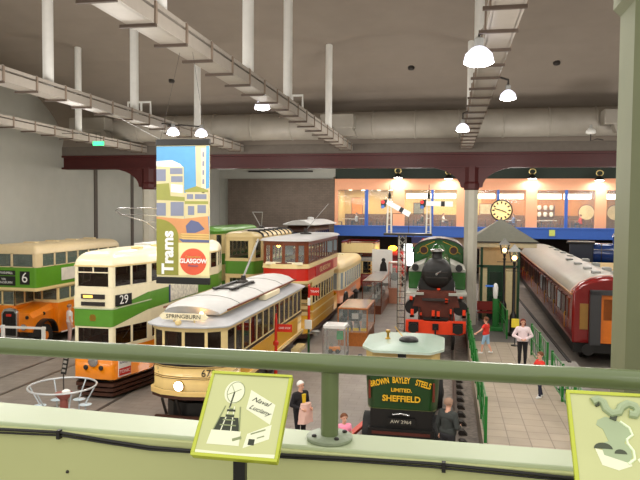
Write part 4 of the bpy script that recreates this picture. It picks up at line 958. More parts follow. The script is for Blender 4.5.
    for nm, mt, th in (('top', top, .016), ('trousers', legs, .012), ('shoes', shoes, .008)):
        vm = {}; vs = []; fs = []
        for fi in sets[nm]:
            ff = []
            for vi in me2.polygons[fi].vertices:
                if vi not in vm: vm[vi] = len(vs); v = me2.vertices[vi]; vs.append(v.co+v.normal*th*s)
                ff.append(vm[vi])
            fs.append(ff)
        if not fs: continue
        g = bpy.data.meshes.new(nm); g.from_pydata(vs, [], fs); g.materials.append(mt); g.polygons.foreach_set('use_smooth', [True]*len(fs))
        go = bpy.data.objects.new({'trousers': 'shorts' if shorts else 'trousers'}.get(nm, nm), g); COL.objects.link(go); go.parent = T
    if skirt:
        MB().lathe((0, .0, z(.62)*s), [(.2*s, 0), (.13*s, .42*s)], legs, 16).build('skirt', T)
    # hair: a cap over the skull, open at the face
    hb = MB(); hcs = hc*s; n = 18; R = .108*s*hs; rows = []
    low = -.16 if longhair else -.06
    for i in range(9):
        th = i/8*PI*.62; rr = []
        for k in range(n):
            a = 2*PI*k/n; x = R*math.sin(th)*math.cos(a); y = R*math.sin(th)*math.sin(a); zz = R*math.cos(th)
            front = max(0, -math.sin(a))
            if zz < .055*s*hs*front*1.1: zz = zz*(1-front)+.055*s*hs*front
            if i > 5 and front < .35: zz += (low*s*hs-R*math.cos(PI*.62))*(i-5)/3*(1-front/.35) if longhair else 0
            rr.append((hcs.x+x*.98, hcs.y+.018*s+y*1.04, hcs.z+.03*s*hs+zz))
        rows.append(rr)
    hb.loft(rows, hair, c0=True); hb.build('hair', T)
    if fine:
        for e in (-1, 1): MB().ball(tuple(hcs+Vector((e*.034, -.083, .012))*s*hs), .011*s*hs, M('eye_dark', (40, 30, 26), .2), 8).build('eye', T)
        MB().ball(tuple(hcs+Vector((0, -.092, -.066))*s*hs), .018*s*hs, M('lips', (180, 90, 84), .5), 8, (1.1, .4, .3)).build('mouth', T)
    return T
F_ = lambda n, c: M('cloth_'+n, c, .85, var=.06)
person('woman with auburn hair in pale pink jumper and black trousers facing forward', (2.65, 23.64, .6), .05, 1.66, F_('pale_pink', (244, 224, 228)), F_('black', (26, 24, 28)), F_('black', (0,0,0)), F_('auburn_hair', (120, 52, 34)), ('front', 'front'), longhair=True)
person('child in red top and pale blue shorts walking by the green fence', (1.5, 25.4, .6), -2.1, 1.36, F_('red', (226, 56, 44)), F_('pale_blue', (160, 196, 224)), F_('white', (235, 235, 235)), F_('brown_hair', (110, 66, 40)), ('down', 'out'), sleeve='short', shorts=True, stride=.2, kid=True)
person('child in red top and dark trousers leaning by the right fence', (2.72, 19.7, .6), -1.1, 1.3, F_('red', (0,0,0)), F_('navy', (36, 40, 60)), F_('white', (0,0,0)), F_('brown_hair', (0,0,0)), ('ahead', 'ahead'), sleeve='short', kid=True, stride=.1)
person('person in white shirt and pale trousers standing beside the green bus', (-16.6, 26.3, 0), 2.3, 1.72, F_('white', (0,0,0)), F_('pale_rose', (206, 176, 168)), F_('black', (0,0,0)), F_('grey_hair', (150, 120, 100)), sleeve='short')
oldp = person('white-haired person in black cardigan carrying a pink coat', (-3.62, 16.0, 0), .9, 1.66, F_('black', (0,0,0)), F_('black', (0,0,0)), F_('black', (0,0,0)), F_('white_hair', (226, 224, 218)), ('carry', 'carry'))
# yellow blouse showing in the open cardigan
MB().prism([(-.05, 1.36), (.05, 1.36), (.035, 1.02), (-.03, 1.02)], -.17, -.12, F_('yellow', (226, 190, 40)), 'xz').build('blouse', oldp)
R = Matrix.Rotation(.9, 3, 'Z')
cb = MB(); rows = []
for i in range(9):
    f = i/8; rows.append([(.21*math.cos(a*PI/6)*(.8+.3*f+.14*math.sin(a*2.1+3*f)), -.22+.085*math.sin(a*PI/6)*(1+.3*math.sin(a*1.7)), 1.14-.5*f) for a in range(12)])
cb.loft(rows, F_('coat_pink', (230, 190, 176)), c0=True, c1=True)
tag(cb.build('coat', loc=(-3.62, 16.0, 0)), 'pale pink coat folded over the arms of the white-haired person', 'coat').rotation_euler = (0, 0, .9)
person('man in dark grey jacket with thinning hair beside the steam lorry', (.08, 14.98, 0), 2.5, 1.74, F_('dark_grey', (52, 56, 54)), F_('charcoal', (40, 40, 44)), F_('black', (0,0,0)), F_('grey_hair', (0,0,0)), ('carry', 'down'))
person('small brown-haired child in bright pink dress behind the handrail post', (-2.3, 14.8, 0), .5, 1.24, F_('bright_pink', (250, 150, 180)), F_('bright_pink', (0,0,0)), F_('white', (0,0,0)), F_('brown_hair', (0,0,0)), sleeve='short', skirt=True, kid=True)

# ---------------------------------------------------------------- hall lighting gantries
GANT = M('gantry_pale_grey', (168, 160, 150), .45, var=.05)
GANTD = M('gantry_bracket_brown', (138, 122, 108), .6)
GANTB = M('gantry_bracket_dark', (84, 70, 60), .6)
def zv(y): return 9.2+4.33*math.sqrt(max(0, 1-((y-18.5)/13.5)**2))
def gantry(label, x, posts, frames=()):
    t = thing('lighting_gantry', label, 'gantry', (x, 0, 8.95)); y0, y1 = 5.5, 31.6
    MB().box((-.2, y0, 0), (.2, y1, .05), GANT).box((-.24, y0, 0), (-.19, y1, .22), GANT).box((.19, y0, 0), (.24, y1, .22), GANT).box((-.17, y0, .05), (.17, y1, .12), GANTD).build('tray', t, smooth=False)
    for s in (-1, 1): MB().bar((s*.2, y0, .31), (s*.2, y1, .31), .08, .08, GANT).build('rail', t)
    MB().tube([(0, y0, .26), (0, y1, .26)], .05, CHROME, 8).build('conduit', t)
    k = MB(); y = y0+.5
    while y < y1:
        k.box((-.36, y-.03, -.05), (.26, y+.03, 0), GANTB).box((-.27, y-.03, 0), (-.24, y+.03, .35), GANTD).box((.24, y-.03, 0), (.27, y+.03, .35), GANTD).box((-.25, y-.03, .34), (.25, y+.03, .37), GANT); y += 1.25
    o = k.build('cross_bracket', t, smooth=False); o['kind'] = 'stuff'
    for y in frames:
        MB().tube([(-.7, y, .4), (-.7, y, .8), (.15, y, .8), (.15, y, .35)], .04, WHITE, 8).tube([(-.2, y, .8), (-.2, y, .35)], .04, WHITE, 8).build('lamp_frame', t)
    for y in posts:
        MB().lathe((0, y, .15), [(.14, 0), (.14, zv(y)-8.95-.15+.1)], WHITE, 14).build('hanger', t)
gantry('pale grey lighting gantry nearest the left wall', -15.65, (13.5, 19.5, 25.6))
gantry('pale grey lighting gantry above the left trams, second from the left wall', -10.4, (10.2, 15.6, 20.4, 26.0), (21.3,))
gantry('pale grey lighting gantry passing above the hanging banner', -4.85, (10.4, 15.4, 19.4, 26.3), (20.8,))
gantry('pale grey lighting gantry over the steam lorry and railway track', .8, (12.0, 19.5, 26.5))
def lamp(label, x, y, z, gx, on=True, power=900, r=.2, col=(1, .95, .88)):
    t = thing('hanging_lamp', label, 'lamp', (x, y, z))
    MB().lathe((0, 0, 0), [(r*1.0, 0), (r*1.02, .02), (r*.9, r*.55), (r*.5, r*.95), (r*.3, r*1.05)], M('lit_glass_shade', (225, 225, 240), .2, emit=1.6) if on else WHITE, 22).build('shade', t)
    MB().lathe((0, 0, 0), [(r*.3, r*1.0), (r*.33, r*1.6), (r*.15, r*1.7)], GREYP, 14).build('lamp_holder', t)
    MB().lathe((0, 0, .0), [(r*.3, -.26*r), (r*.7, -.2*r), (r*1.0, -.04*r), (r*1.0, .0)], LAMPON if on else WHITE, 22).build('lens', t)
    MB().tube([(0, 0, r*1.65), (0, 0, 9.0-z+.02), ((gx-x)*.5, 0, 9.0-z+.1), (gx-x, 0, 9.0-z+.05)], .025, DARK, 8).build('bracket_arm', t)
    if on:
        l = bpy.data.lights.new('lamp_light', 'SPOT'); l.energy = power; l.spot_size = 2.5; l.spot_blend = .6; l.shadow_soft_size = .3; l.color = col
        o = bpy.data.objects.new('lamp_light', l); COL.objects.link(o); o.location = (0, 0, -.5*r-.03); o.parent = t
LP = 300
lamp('large bright bell lamp hanging left of the right gantry near the top', .47, 11.5, 8.55, .8, r=.25, power=LP)
lamp('bright flat lamp hanging right of the right gantry', 1.3, 15.5, 8.6, .8, power=LP, r=.18, col=(1, .86, .7))
lamp('small bell lamp hanging left of the right gantry, furthest one', .4, 20.5, 8.5, .8, r=.2, power=LP)
lamp('bright lamp clamped under the gantry right of the hanging banner', -5.1, 17.5, 8.83, -4.85, power=LP, r=.21)
lamp('bright lamp above the top left corner of the hanging banner', -9.72, 22.0, 8.72, -10.4, power=LP, r=.22)
lamp('warm bright lamp above the top right corner of the hanging banner', -8.85, 22.5, 8.72, -10.4, power=LP, r=.22, col=(1, .86, .7))
# small unlit lamp by the right end of the duct
lamp('small white lamp beside the air outlet near the right column', 5.8, 29.0, 9.35, 6.3, on=False, r=.2)
# added lights without fittings, brightening the hall from about gantry height
def unseen_light(x, y, z, e, rad=.5, col=(1, .955, .89), spot=3.0):
    l = bpy.data.lights.new('unseen_light', 'SPOT'); l.energy = e; l.shadow_soft_size = rad; l.spot_size = spot; l.spot_blend = .7; l.color = col
    o = bpy.data.objects.new('unseen_light', l); COL.objects.link(o); o.location = (x, y, z)
    if z > 8:   # added all-round fill with no fitting, brightens walls and ceiling
        l = bpy.data.lights.new('fill_glow', 'POINT'); l.energy = e*.75; l.shadow_soft_size = .6; l.color = col
        o = bpy.data.objects.new('fill_glow', l); COL.objects.link(o); o.location = (x+2.1, y, z-1.2)
for x in (-15.65, -10.4, -4.85, .8, 6.2):
    for y in (7.0, 10.5, 27.5): unseen_light(x+.1, y, 8.8, 270)
for x, y in ((-15.65, 16), (-15.65, 22), (6.2, 16), (6.2, 22), (-10.4, 15), (-4.85, 23.5)): unseen_light(x+.1, y, 8.8, 270)
for x in (-15, -9.5, -4, 1.5, 7, 12):
    for y in (37, 45, 52): unseen_light(x, y, 9.2, 230)
# balcony lamps overhead, behind the camera
for x in (-2.0, 1.5): unseen_light(x, -.6, 7.6, 14, .25, spot=2.6)
# bracket outlines beside two lamps
# green exit sign
t = thing('exit_sign', 'small green lit emergency sign hanging below the leftmost gantry', 'sign', (-13.8, 24.0, 8.55))
MB().box((-.22, -.05, 0), (.22, .05, .16), M('lit_exit_green', (60, 220, 130), emit=2.2)).build('panel', t)
MB().tube([(-.1, 0, .16), (-.1, 0, .5)], .01, DARK, 6).tube([(.1, 0, .16), (.1, 0, .5), (-1.9, 0, .5)], .01, DARK, 6).build('hanger', t)

# ---------------------------------------------------------------- hanging banner
t = thing('hanging_banner', 'tall hanging banner reading Trams with a painted tram street scene', 'banner', (-4.885, 11.5, 4.6))
BW, BZ = .525, 2.72
MB().box((-BW, -.012, .11), (BW, .012, BZ-.1), M('banner_cloth', (232, 222, 170), .6, var=.02)).build('cloth', t)
MB().box((-BW-.01, -.035, 0), (BW+.01, .035, .13), BLACK).build('bottom_bar', t, bevel=.01)
MB().box((-BW-.01, -.035, BZ-.12), (BW+.01, .035, BZ), BLACK).build('top_bar', t, bevel=.01)
MB().tube([(-.45, 0, BZ), (-5.4, 6, 4.5)], .0055, GREYP, 6).tube([(.45, 0, BZ), (.15, .1, 4.36)], .003, DARK, 6).tube([(-.45, 0, BZ), (-.1, .1, 4.36)], .003, DARK, 6).build('suspension_wire', t)
bx = lambda f: -BW+2*BW*f
bz = lambda py: BZ*(1-(py-139)/146.)     # height on the banner
def flat(mb, pts, m, k): return mb.prism([(bx(a), bz(b)) for a, b in pts], -.012-.0015*k, -.0125-.0015*k, m, 'xz')
BK = lambda n, c: M('banner_'+n, c, .6, var=.05)
pic = MB(); flat(pic, [(0,146),(1,146),(1,243),(0,243)], BK('sky', (92, 156, 200)), 1); pic.build('picture_sky', t)
pic = MB(); flat(pic, [(.74,146),(.94,146),(.93,206),(.76,206)], BK('tower', (216, 190, 150)), 2); flat(pic, [(.84,148),(.93,148),(.93,200),(.86,200)], BK('tower_light', (236, 220, 180)), 3); flat(pic, [(.52,193),(1,188),(1,216),(.52,216)], BK('buildings', (206, 190, 150)), 2)
for i in range(5): flat(pic, [(.87,152+i*9),(.91,152+i*9),(.91,157+i*9),(.87,157+i*9)], BK('blue_grey', (128, 134, 154)), 4)
pic.build('picture_buildings', t)
pic = MB(); flat(pic, [(0,163),(.10,161),(.36,162),(.52,167),(.54,240),(0,240)], BK('cream', (206, 196, 152)), 4)
flat(pic, [(0,161),(.3,160),(.46,164),(.5,167),(.3,167),(0,166)], BK('white', (238, 238, 236)), 5)
for a in ((0,169,.18,181),(.26,168,.5,174),(.28,176,.5,182),(0,203,.18,216),(.27,202,.52,216)): flat(pic, [(a[0],a[1]),(a[2],a[1]),(a[2],a[3]),(a[0],a[3])], BK('blue_grey', (0,0,0)), 5)
flat(pic, [(0,184),(.24,183),(.27,196),(.54,197),(.54,201),(0,200)], BK('olive', (150, 152, 78)), 5); flat(pic, [(.28,184),(.5,185),(.5,193),(.28,192)], BK('white', (0,0,0)), 6)
pic.build('picture_tram', t)
pic = MB(); flat(pic, [(.54,194),(.62,189),(.92,189),(.98,194),(.98,226),(.54,226)], BK('cream', (0,0,0)), 4)
for a in ((.58,194,.70,199),(.73,194,.95,199),(.60,206,.72,215),(.78,205,.94,213)): flat(pic, [(a[0],a[1]),(a[2],a[1]),(a[2],a[3]),(a[0],a[3])], BK('blue_grey', (0,0,0)), 5)
flat(pic, [(.54,201),(.98,201),(.98,204),(.54,204)], BK('olive', (0,0,0)), 5); flat(pic, [(.54,190),(.76,186),(.98,190),(.98,192),(.54,192)], BK('olive', (0,0,0)), 5)
pic.build('picture_distant_tram', t)
pic = MB(); flat(pic, [(0,217),(.5,219),(.98,216),(1,234),(0,234)], BK('orange', (206, 146, 96)), 6); flat(pic, [(.56,226),(.66,220),(.80,222),(.92,229),(.74,233),(.58,233)], BK('shadow_blue', (96, 104, 140)), 7)
flat(pic, [(0,228),(.5,232),(1,231),(1,243),(0,243)], BK('road_tan', (196, 160, 96)), 5); flat(pic, [(.42,239),(1,240),(1,242.5),(.5,242.5)], BK('shadow_blue', (0,0,0)), 6)
for i in range(3): flat(pic, [(.46,233.5+i*2.4),(1,234+i*2.4),(1,235+i*2.4),(.5,234.7+i*2.4)], BK('road_light', (224, 190, 120)), 7)
pic.build('picture_road', t)
OL = BK('olive_block', (142, 142, 60))
pic = MB(); flat(pic, [(0,276)]+[(0,219)]+[(.42*math.sin(a*PI/16), 219+18*(1-math.cos(a*PI/16))) for a in range(1, 9)]+[(.42,276)], OL, 9); pic.build('olive_block', t)
text('title_lettering', 'Trams', t, (bx(.225), -.03, bz(253)), (PI/2, -PI/2, 0), .315, WHITE, 1.0, .002, bold=.012)
pic = MB(); flat(pic, [(.42,243),(1,243),(1,276),(.42,276)], BK('pale_cream', (240, 226, 170)), 7); pic.build('cream_block', t)
pic = MB(); flat(pic, [(.70+.25*math.cos(a*PI/16), 262+13.5*math.sin(a*PI/16)) for a in range(32)], BK('badge_red', (220, 92, 62)), 9); pic.build('round_badge', t)
text('badge_lettering', 'GLASGOW', t, (bx(.70), -.03, bz(261.5)), FRONT, .115, WHITE, .95, .002, bold=.004)
text('badge_lettering', 'Corporation', t, (bx(.70), -.03, bz(257)), FRONT, .06, BK('gold', (216, 180, 90)), 1, .002)
text('badge_lettering', 'Museum', t, (bx(.70), -.03, bz(266)), FRONT, .06, BK('shadow_blue', (0,0,0)), 1, .002)

# ---------------------------------------------------------------- tracks, platform, fences
RAILS = M('steel_rail', (120, 112, 104), .35, metal=.6, var=.1)
for i, x in enumerate((-14.75, -10.86, -7.07)):
    mb = MB()
    for s in (-.71, .71): mb.box((x+s-.06, 11, 0), (x+s+.06, 55, .012), RAILS)
    struct('trim_%d' % (20+i), mb)
BALL = tex_mat('ballast_cobbles', 'voronoi', (150, 140, 130), (104, 96, 90), 9, 1, bump=.6)
struct('trim_24', MB().box((-2.0, 10, 0), (.89, 34, .03), BALL))
struct('trim_25', MB().box((-2.12, 10, 0), (-2.0, 34, .06), DARK))
t = thing('railway_track', 'railway track of two steel rails under the lorry and green locomotive', 'track', (-.42, 10, .03))
for s in (-1, 1):
    MB().box((s*.74-.035, 0, .1), (s*.74+.035, 24, .16), RAILS).box((s*.74-.07, 0, 0), (s*.74+.07, 24, .04), RAILS).box((s*.74-.015, 0, .04), (s*.74+.015, 24, .1), RAILS).build('rail', t, smooth=False)
pr0 = None
for i in range(16):
    if pr0 is None: pr0 = MB().prism([(0, 0), (.24, 0), (.14, .12), (.04, .13), (0, .1)], -.11, .11, DARK, 'xz').build('rail_chair', t); o = pr0
    else: o = pr0.copy(); COL.objects.link(o); o.parent = t
    o.location = (.79, 2.2+i*.78, 0)
PLAT = tex_mat('platform_tiles', 'brick', (172, 158, 138), (128, 116, 102), .5, .5, .012, .5, .12)
PLATD = tex_mat('platform_dark_tiles', 'brick', (98, 94, 90), (90, 86, 80), .5, .5, .01, .55, .1)
struct('floor_platform', MB().box((.9, 10, 0), (3.35, 27.8, .6), PLAT).box((3.35, 24.9, 0), (4.35, 29.3, .6), PLATD).box((.9, 27.8, 0), (3.35, 29.3, .6), PLATD).box((.9, 29.3, 0), (4.35, 50, .6), PLATD))
struct('trim_26', MB().box((4.35, 24.6, 0), (4.47, 50, .64), M('platform_edge_dark', (40, 36, 34), .7)))
st = thing('platform_steps', 'grey steps going down beside the right green fence', 'steps', (3.4, 20, 0))
for i in range(4): MB().box((.0, 1.0+i*.95, 0), (1.25, 4.85, .15+i*.15), M('step_grey', (150, 146, 140), .6)).box((.0, 1.0+i*.95, .10+i*.15), (1.25, 1.06+i*.95, .155+i*.15), M('step_nosing', (90, 86, 84), .6)).build('step', st)
def fence(label, pts, h=1.05, n_mid=2, zf=.6, broken=False):
    t = thing('platform_fence', label, 'fence', (pts[0][0], pts[0][1], zf)); o0 = Vector((pts[0][0], pts[0][1], 0))
    P = [Vector((p[0], p[1], 0))-o0 for p in pts]
    for p in P: MB().box((p.x-.035, p.y-.035, 0), (p.x+.035, p.y+.035, h+.05), FENCEG).build('post', t, bevel=.008)
    for a, b in zip(P, P[1:]):
        m_ = MB()
        for z in (.12, h*.55, h): m_.bar(a+Vector((0,0,z)), b+Vector((0,0,z)), .03, .03, FENCEG)
        m_.build('rail', t)
        m_ = MB()
        for k in range(1, n_mid*2): q = a.lerp(b, k/(n_mid*2)); m_.tube([q+Vector((0,0,.12)), q+Vector((0,0,h))], .007, FENCEG, 6)
        m_.bar(a+Vector((0,0,.12)), b+Vector((0,0,h)), .025, .02, FENCEG)
        m_.build('mesh_panel', t)
fence('long green metal fence along the left edge of the platform', [(.95, 15.5+i*1.8) for i in range(9)], n_mid=1)
fence('short green metal fence at the top of the steps on the platform right', [(3.3, 15.8), (3.3, 17.6), (3.3, 19.4), (3.28, 21.2)])
fence('green metal fence behind the woman along the steps', [(3.25, 22.0), (3.25, 23.8), (3.2, 25.6)], h=1.15)
fence('green metal fence near the lamp post by the kiosk', [(2.55, 28.6), (2.5, 30.4), (2.45, 32.0)], h=1.2)

# ---------------------------------------------------------------- station kiosk, clock, lamps
t = thing('station_kiosk', 'small station kiosk with grey pyramid roof and green door', 'kiosk', (2.72, 35.2, .6))
RS = M('kiosk_roof_slate', (128, 128, 112), .6, var=.08); rb = []
n = 9
for i in range(n):   # overlapping rows of roof boards
    f0, f1 = i/n, (i+1)/n
    a0, a1 = 1.7*(1-f0), 1.7*(1-f1); b0, b1 = 1.7*(1-f0), 1.7*(1-f1); z0, z1 = 3.93+1.12*f0, 3.93+1.12*f1
    rb.append(((a0+.02, b0+.02, z0), (max(a1, .02), max(b1, .02), z1+.015)))
m_ = MB()
for (a, b, z), (c, e, w) in rb: m_.loft([[(-a,-b,z),(a,-b,z),(a,b,z),(-a,b,z)], [(-c,-e,w),(c,-e,w),(c,e,w),(-c,e,w)]], RS, c0=True, c1=True)
m_.build('roof', t, smooth=False)
MB().box((-1.62, -1.62, 3.65), (1.62, 1.62, 3.93), M('kiosk_fascia', (196, 182, 146), .5)).box((-1.73, -1.72, 3.88), (1.73, 1.72, 3.95), DARK).build('fascia', t)
MB().box((-1.0, -1.3, 0), (.8, 1.3, 3.66), M('kiosk_wall_tan', (196, 168, 122), .6)).build('wall', t)
dg_ = M('kiosk_green', (18, 66, 36), .35)
dr_ = MB().box((-.72, -1.36, 0), (.12, -1.3, 2.62), dg_).build('door', t)
MB().box((-.6, -1.38, 1.4), (.0, -1.35, 2.4), M('kiosk_green_dark', (12, 44, 26), .3)).box((-.6, -1.38, .2), (.0, -1.35, 1.2), M('kiosk_green_dark', (0,0,0))).build('door_panel', dr_)
for x in (-.87, .34): MB().box((x-.13, -1.36, .2), (x+.16, -1.3, 2.55), M('kiosk_wall_cream', (220, 206, 160), .5)).build('side_panel', t)
for x in (-1.55, -1.0, .6, .8): MB().box((x-.06, -1.4, 0), (x+.06, -1.28, 3.66), dg_).build('post', t)
MB().box((-1.55, -1.4, 2.62), (.8, -1.29, 2.74), dg_).build('lintel', t)
t = thing('station_clock', 'round cream station clock with black hands above the kiosk roof', 'clock', (3.0, 38.6, .6))
CY = 5.52
MB().lathe((0, 0, CY), [(.6, .12), (.62, .06), (.62, -.1), (.56, -.12), (.56, -.08)], BLACK, 32, 'y').build('rim', t)
MB().lathe((0, -.085, CY), [(.55, .02), (.55, 0)], M('clock_face_lit', (250, 222, 150), emit=.55), 32, 'y').build('face', t)
m_ = MB()
for k in range(12):
    a = k*PI/6; m_.bar((.38*math.sin(a), -.095, CY+.38*math.cos(a)), (.51*math.sin(a), -.095, CY+.51*math.cos(a)), .085, .012, BLACK, (0, 1, 0))
m_.build('hour_marks', t)
MB().bar((0, -.105, CY), (.28, -.105, CY-.12), .06, .012, BLACK, (0, 1, 0)).build('hour_hand', t)
MB().bar((0, -.115, CY), (-.4, -.115, CY+.1), .05, .012, BLACK, (0, 1, 0)).build('minute_hand', t)
MB().lathe((0, 0, 0), [(.14, 0), (.12, .3), (.1, 4.7), (.25, 4.75), (.3, 4.9)], BEAMRED, 16).build('post', t)
def lantern(label, x, y, h, ):
    t = thing('lamp_post', label, 'lamp post', (x, y, .6))
    MB().lathe((0, 0, 0), [(.24, 0), (.24, .12), (.16, .2), (.14, .9), (.09, 1.0), (.06, 1.1), (.05, h-.3), (.1, h-.25), (.04, h-.2), (.08, h)], BLACK, 16).build('post', t)
    MB().loft([[(a*.12, b*.12, h) for a, b in ((-1,-1),(1,-1),(1,1),(-1,1))], [(a*.21, b*.21, h+.45) for a, b in ((-1,-1),(1,-1),(1,1),(-1,1))]], GLC, c0=True).build('lantern_glass', t, smooth=False)
    m_ = MB()
    for a, b in ((-1,-1),(1,-1),(1,1),(-1,1)): m_.bar((a*.12, b*.12, h), (a*.21, b*.21, h+.45), .025, .025, BLACK)
    m_.build('lantern_frame', t)
    MB().loft([[(a*q, b*q, h+w) for a, b in ((-1,-1),(1,-1),(1,1),(-1,1))] for q, w in ((.26, .45), (.24, .5), (.08, .66), (.04, .75))], GREYP, c0=True, c1=True).build('lantern_cap', t, smooth=False)
    MB().ball((0, 0, h+.17), .1, WARMON, 12).build('bulb', t)
    l = bpy.data.lights.new('lamp_light', 'POINT'); l.energy = 60; l.color = (1, .7, .4); l.shadow_soft_size = .1
    o = bpy.data.objects.new('lamp_light', l); COL.objects.link(o); o.location = (0, 0, h+.17); o.parent = t
    MB().bar((-.35, 0, h-.4), (.35, 0, h-.4), .03, .03, BLACK).build('ladder_bar', t)
lantern('black platform lamp post with lit lantern, the nearer one beside the kiosk', 2.88, 29.4, 3.25)
lantern('black platform lamp post with lit lantern, close to the kiosk door', 2.75, 32.9, 3.38)
t = thing('weighing_machine', 'green platform weighing machine with a tall white head by the kiosk', 'weighing machine', (2.2, 30.6, .6))
MB().box((-.3, -.3, 0), (.3, .4, .18), FENCEG).box((-.12, .0, .18), (.12, .2, 1.45), FENCEG).build('base', t, bevel=.02)
MB().loft([[(x*.11*q, .1+y*.1*q, zz) for x, y in [(math.cos(k*PI/6), math.sin(k*PI/6)) for k in range(12)]] for zz, q in ((1.45, .7), (1.6, 1), (1.95, 1.1), (2.12, .7), (2.16, .2))], WHITE, c0=True, c1=True).build('head', t)
MB().box((-.45, .05, 1.98), (-.08, .12, 2.06), M('bright_blue', (60, 120, 220), .4)).build('arm', t)
t = thing('bench', 'dark red bench against the kiosk front', 'bench', (2.1, 33.2, .6))
MB().box((-.6, -.2, .4), (.6, .2, .46), M('bench_red', (130, 34, 26), .4)).build('seat', t)
MB().box((-.6, .18, .5), (.6, .24, .95), M('bench_red', (0,0,0))).build('backrest', t)
for x in (-.5, .5):
    for y in (-.15, .2): MB().box((x-.03, y-.03, 0), (x+.03, y+.03, .42), DARK).build('leg', t)
t = thing('notice_board', 'small yellow notice on a stand behind the woman', 'sign', (2.75, 27.2, .6))
MB().box((-.15, -.02, .75), (.15, .02, 1.1), M('notice_yellow', (236, 214, 60), .5)).build('board', t)
MB().tube([(0, .02, 0), (0, .02, .8)], .02, BLACK, 8).lathe((0, .02, 0), [(.16, 0), (.16, .03), (.03, .05)], BLACK, 14).build('stand', t)

# ---------------------------------------------------------------- semaphore signal
t = thing('semaphore_signal', 'white lattice signal post with two semaphore arms on a high platform', 'signal', (-2.05, 30.3, 0))
LAT = M('lattice_off_white', (206, 200, 186), .5)
m_ = MB(); hw = .15
for a in (-1, 1):
    for b in (-1, 1): m_.bar((a*hw, b*hw, 0), (a*hw, b*hw, 4.95), .05, .05, LAT)
z = .2
while z < 4.7:
    for b in (-hw, hw): m_.bar((-hw, b, z), (hw, b, z+.3), .035, .015, LAT).bar((hw, b, z), (-hw, b, z+.3), .035, .015, LAT)
    for a in (-hw, hw): m_.bar((a, -hw, z), (a, hw, z+.3), .015, .035, LAT)
    z += .3
m_.build('lattice_post', t, smooth=False)
MB().box((-.35, -.35, 0), (.35, .35, .12), DARK).build('base', t)
MB().box((-.85, -.35, 4.93), (1.35, .45, 5.0), BLACK).box((-.85, -.37, 4.90), (1.35, -.33, 5.0), BLACK).build('platform', t)
m_ = MB()
for x in (-.8, .25, 1.3): m_.bar((x, .42, 5.0), (x, .42, 5.9), .03, .03, DARK)
m_.bar((-.8, .42, 5.9), (1.3, .42, 5.9), .03, .03, DARK); m_.build('guard_rail', t)
m_ = MB()
for s in (-.17, .17): m_.bar((s+.0, -.42, 0), (s, -.42, 4.95), .03, .03, DARK)
for k in range(16): m_.bar((-.17, -.42, .25+k*.3), (.17, -.42, .25+k*.3), .025, .025, DARK)
m_.build('ladder', t)
for x, ang, lab in ((-.62, -.50, 'arm lowered'), (1.18, -.02, 'arm level')):
    m_ = MB().bar((x-.1, 0, 5.0), (x-.07, 0, 6.6), .07, .1, LAT).bar((x+.1, 0, 5.0), (x+.07, 0, 6.6), .07, .1, LAT)
    for k in range(5): m_.bar((x-.09, -.05, 5.1+k*.3), (x+.09, -.05, 5.1+k*.3), .04, .02, LAT)
    m_.build('doll_post', t)
    MB().lathe((x, 0, 6.6), [(.09, 0), (.09, .04), (.05, .08), (.08, .16), (.02, .3), (.015, .65)], BLACK, 12).build('finial', t)
    ar = MB().prism([(-.12, -.10), (1.08, -.125), (1.08, .125), (-.12, .10)], -.02, .02, WHITE, 'xz').build('signal_arm', t); ar.location = (x, -.12, 6.38); ar.rotation_euler = (0, -ang, 0)
    MB().prism([(.55, -.116), (.72, -.12), (.72, .12), (.55, .116)], -.025, .025, BLACK, 'xz').build('arm_stripe', ar)
    sp = MB().prism([(-.15, -.16), (-.38, -.25), (-.40, .13), (-.15, .13)], -.02, .02, BLACK, 'xz').build('spectacle', t); sp.location = (x, -.1, 6.38)
    MB().lathe((-.3, -.035, .06), [(.08, 0), (.08, .02)], M('signal_red', (230, 40, 40), .3, emit=.5), 14, 'y').build('red_lens', sp)
    MB().lathe((-.3, -.035, -.16), [(.08, 0), (.08, .02)], M('signal_blue', (60, 110, 190), .3), 14, 'y').build('blue_lens', sp)
    MB().box((x-.3, -.03, 6.3), (x-.12, .12, 6.55), DARK).build('signal_lamp', t)

# ---------------------------------------------------------------- display cases, stop signs, barriers
t = thing('glass_showcase', 'white-topped glass showcase standing beside the red stop sign', 'showcase', (-4.3, 25.3, 0))
a = .43
MB().box((-a, -a, 1.40), (a, a, 1.52), WHITE).box((-a+.08, -a+.08, 1.515), (a-.08, a-.08, 1.525), M('showcase_top_grey', (206, 204, 200), .3)).build('top', t, bevel=.012)
for x in (-1, 1):
    for y in (-1, 1): MB().box((x*a-.03, y*a-.03, 0), (x*a+.03, y*a+.03, 1.42), CHROME).build('corner_post', t)
MB().box((-a+.02, -a+.0, .4), (a-.02, -a+.012, 1.4), GLC).box((a-.012, -a+.02, .4), (a, a-.02, 1.4), GLC).box((-a, -a+.02, .4), (-a+.012, a-.02, 1.4), GLC).build('glass', t)
MB().box((-a, -a, 0), (a, a, .4), GREYP).build('base', t)
tag(MB().box((-4.26, 25.3, .9), (-4.0, 25.34, 1.25), M('green_card', (50, 170, 90), .5)).bar((-4.15, 25.36, .4), (-4.13, 25.36, .92), .02, .02, GREYP).build('information_card'), 'green card standing inside the white-topped showcase', 'card')
md = thing('model_engine', 'small orange and grey model engine inside the white-topped showcase', 'model', (-4.3, 25.08, .4))
MB().box((-.22, -.1, .08), (.22, .1, .26), ORANGE).build('body', md, bevel=.03)
MB().lathe((-.12, 0, .26), [(.06, 0), (.05, .14), (.07, .16)], GREYP, 12).build('funnel', md)
for x in (-.14, .14):
    for y in (-.12, .1): MB().lathe((x, y, .09), [(.03, 0), (.09, .005), (.09, .02)], DARK, 14, 'y').build('wheel', md)
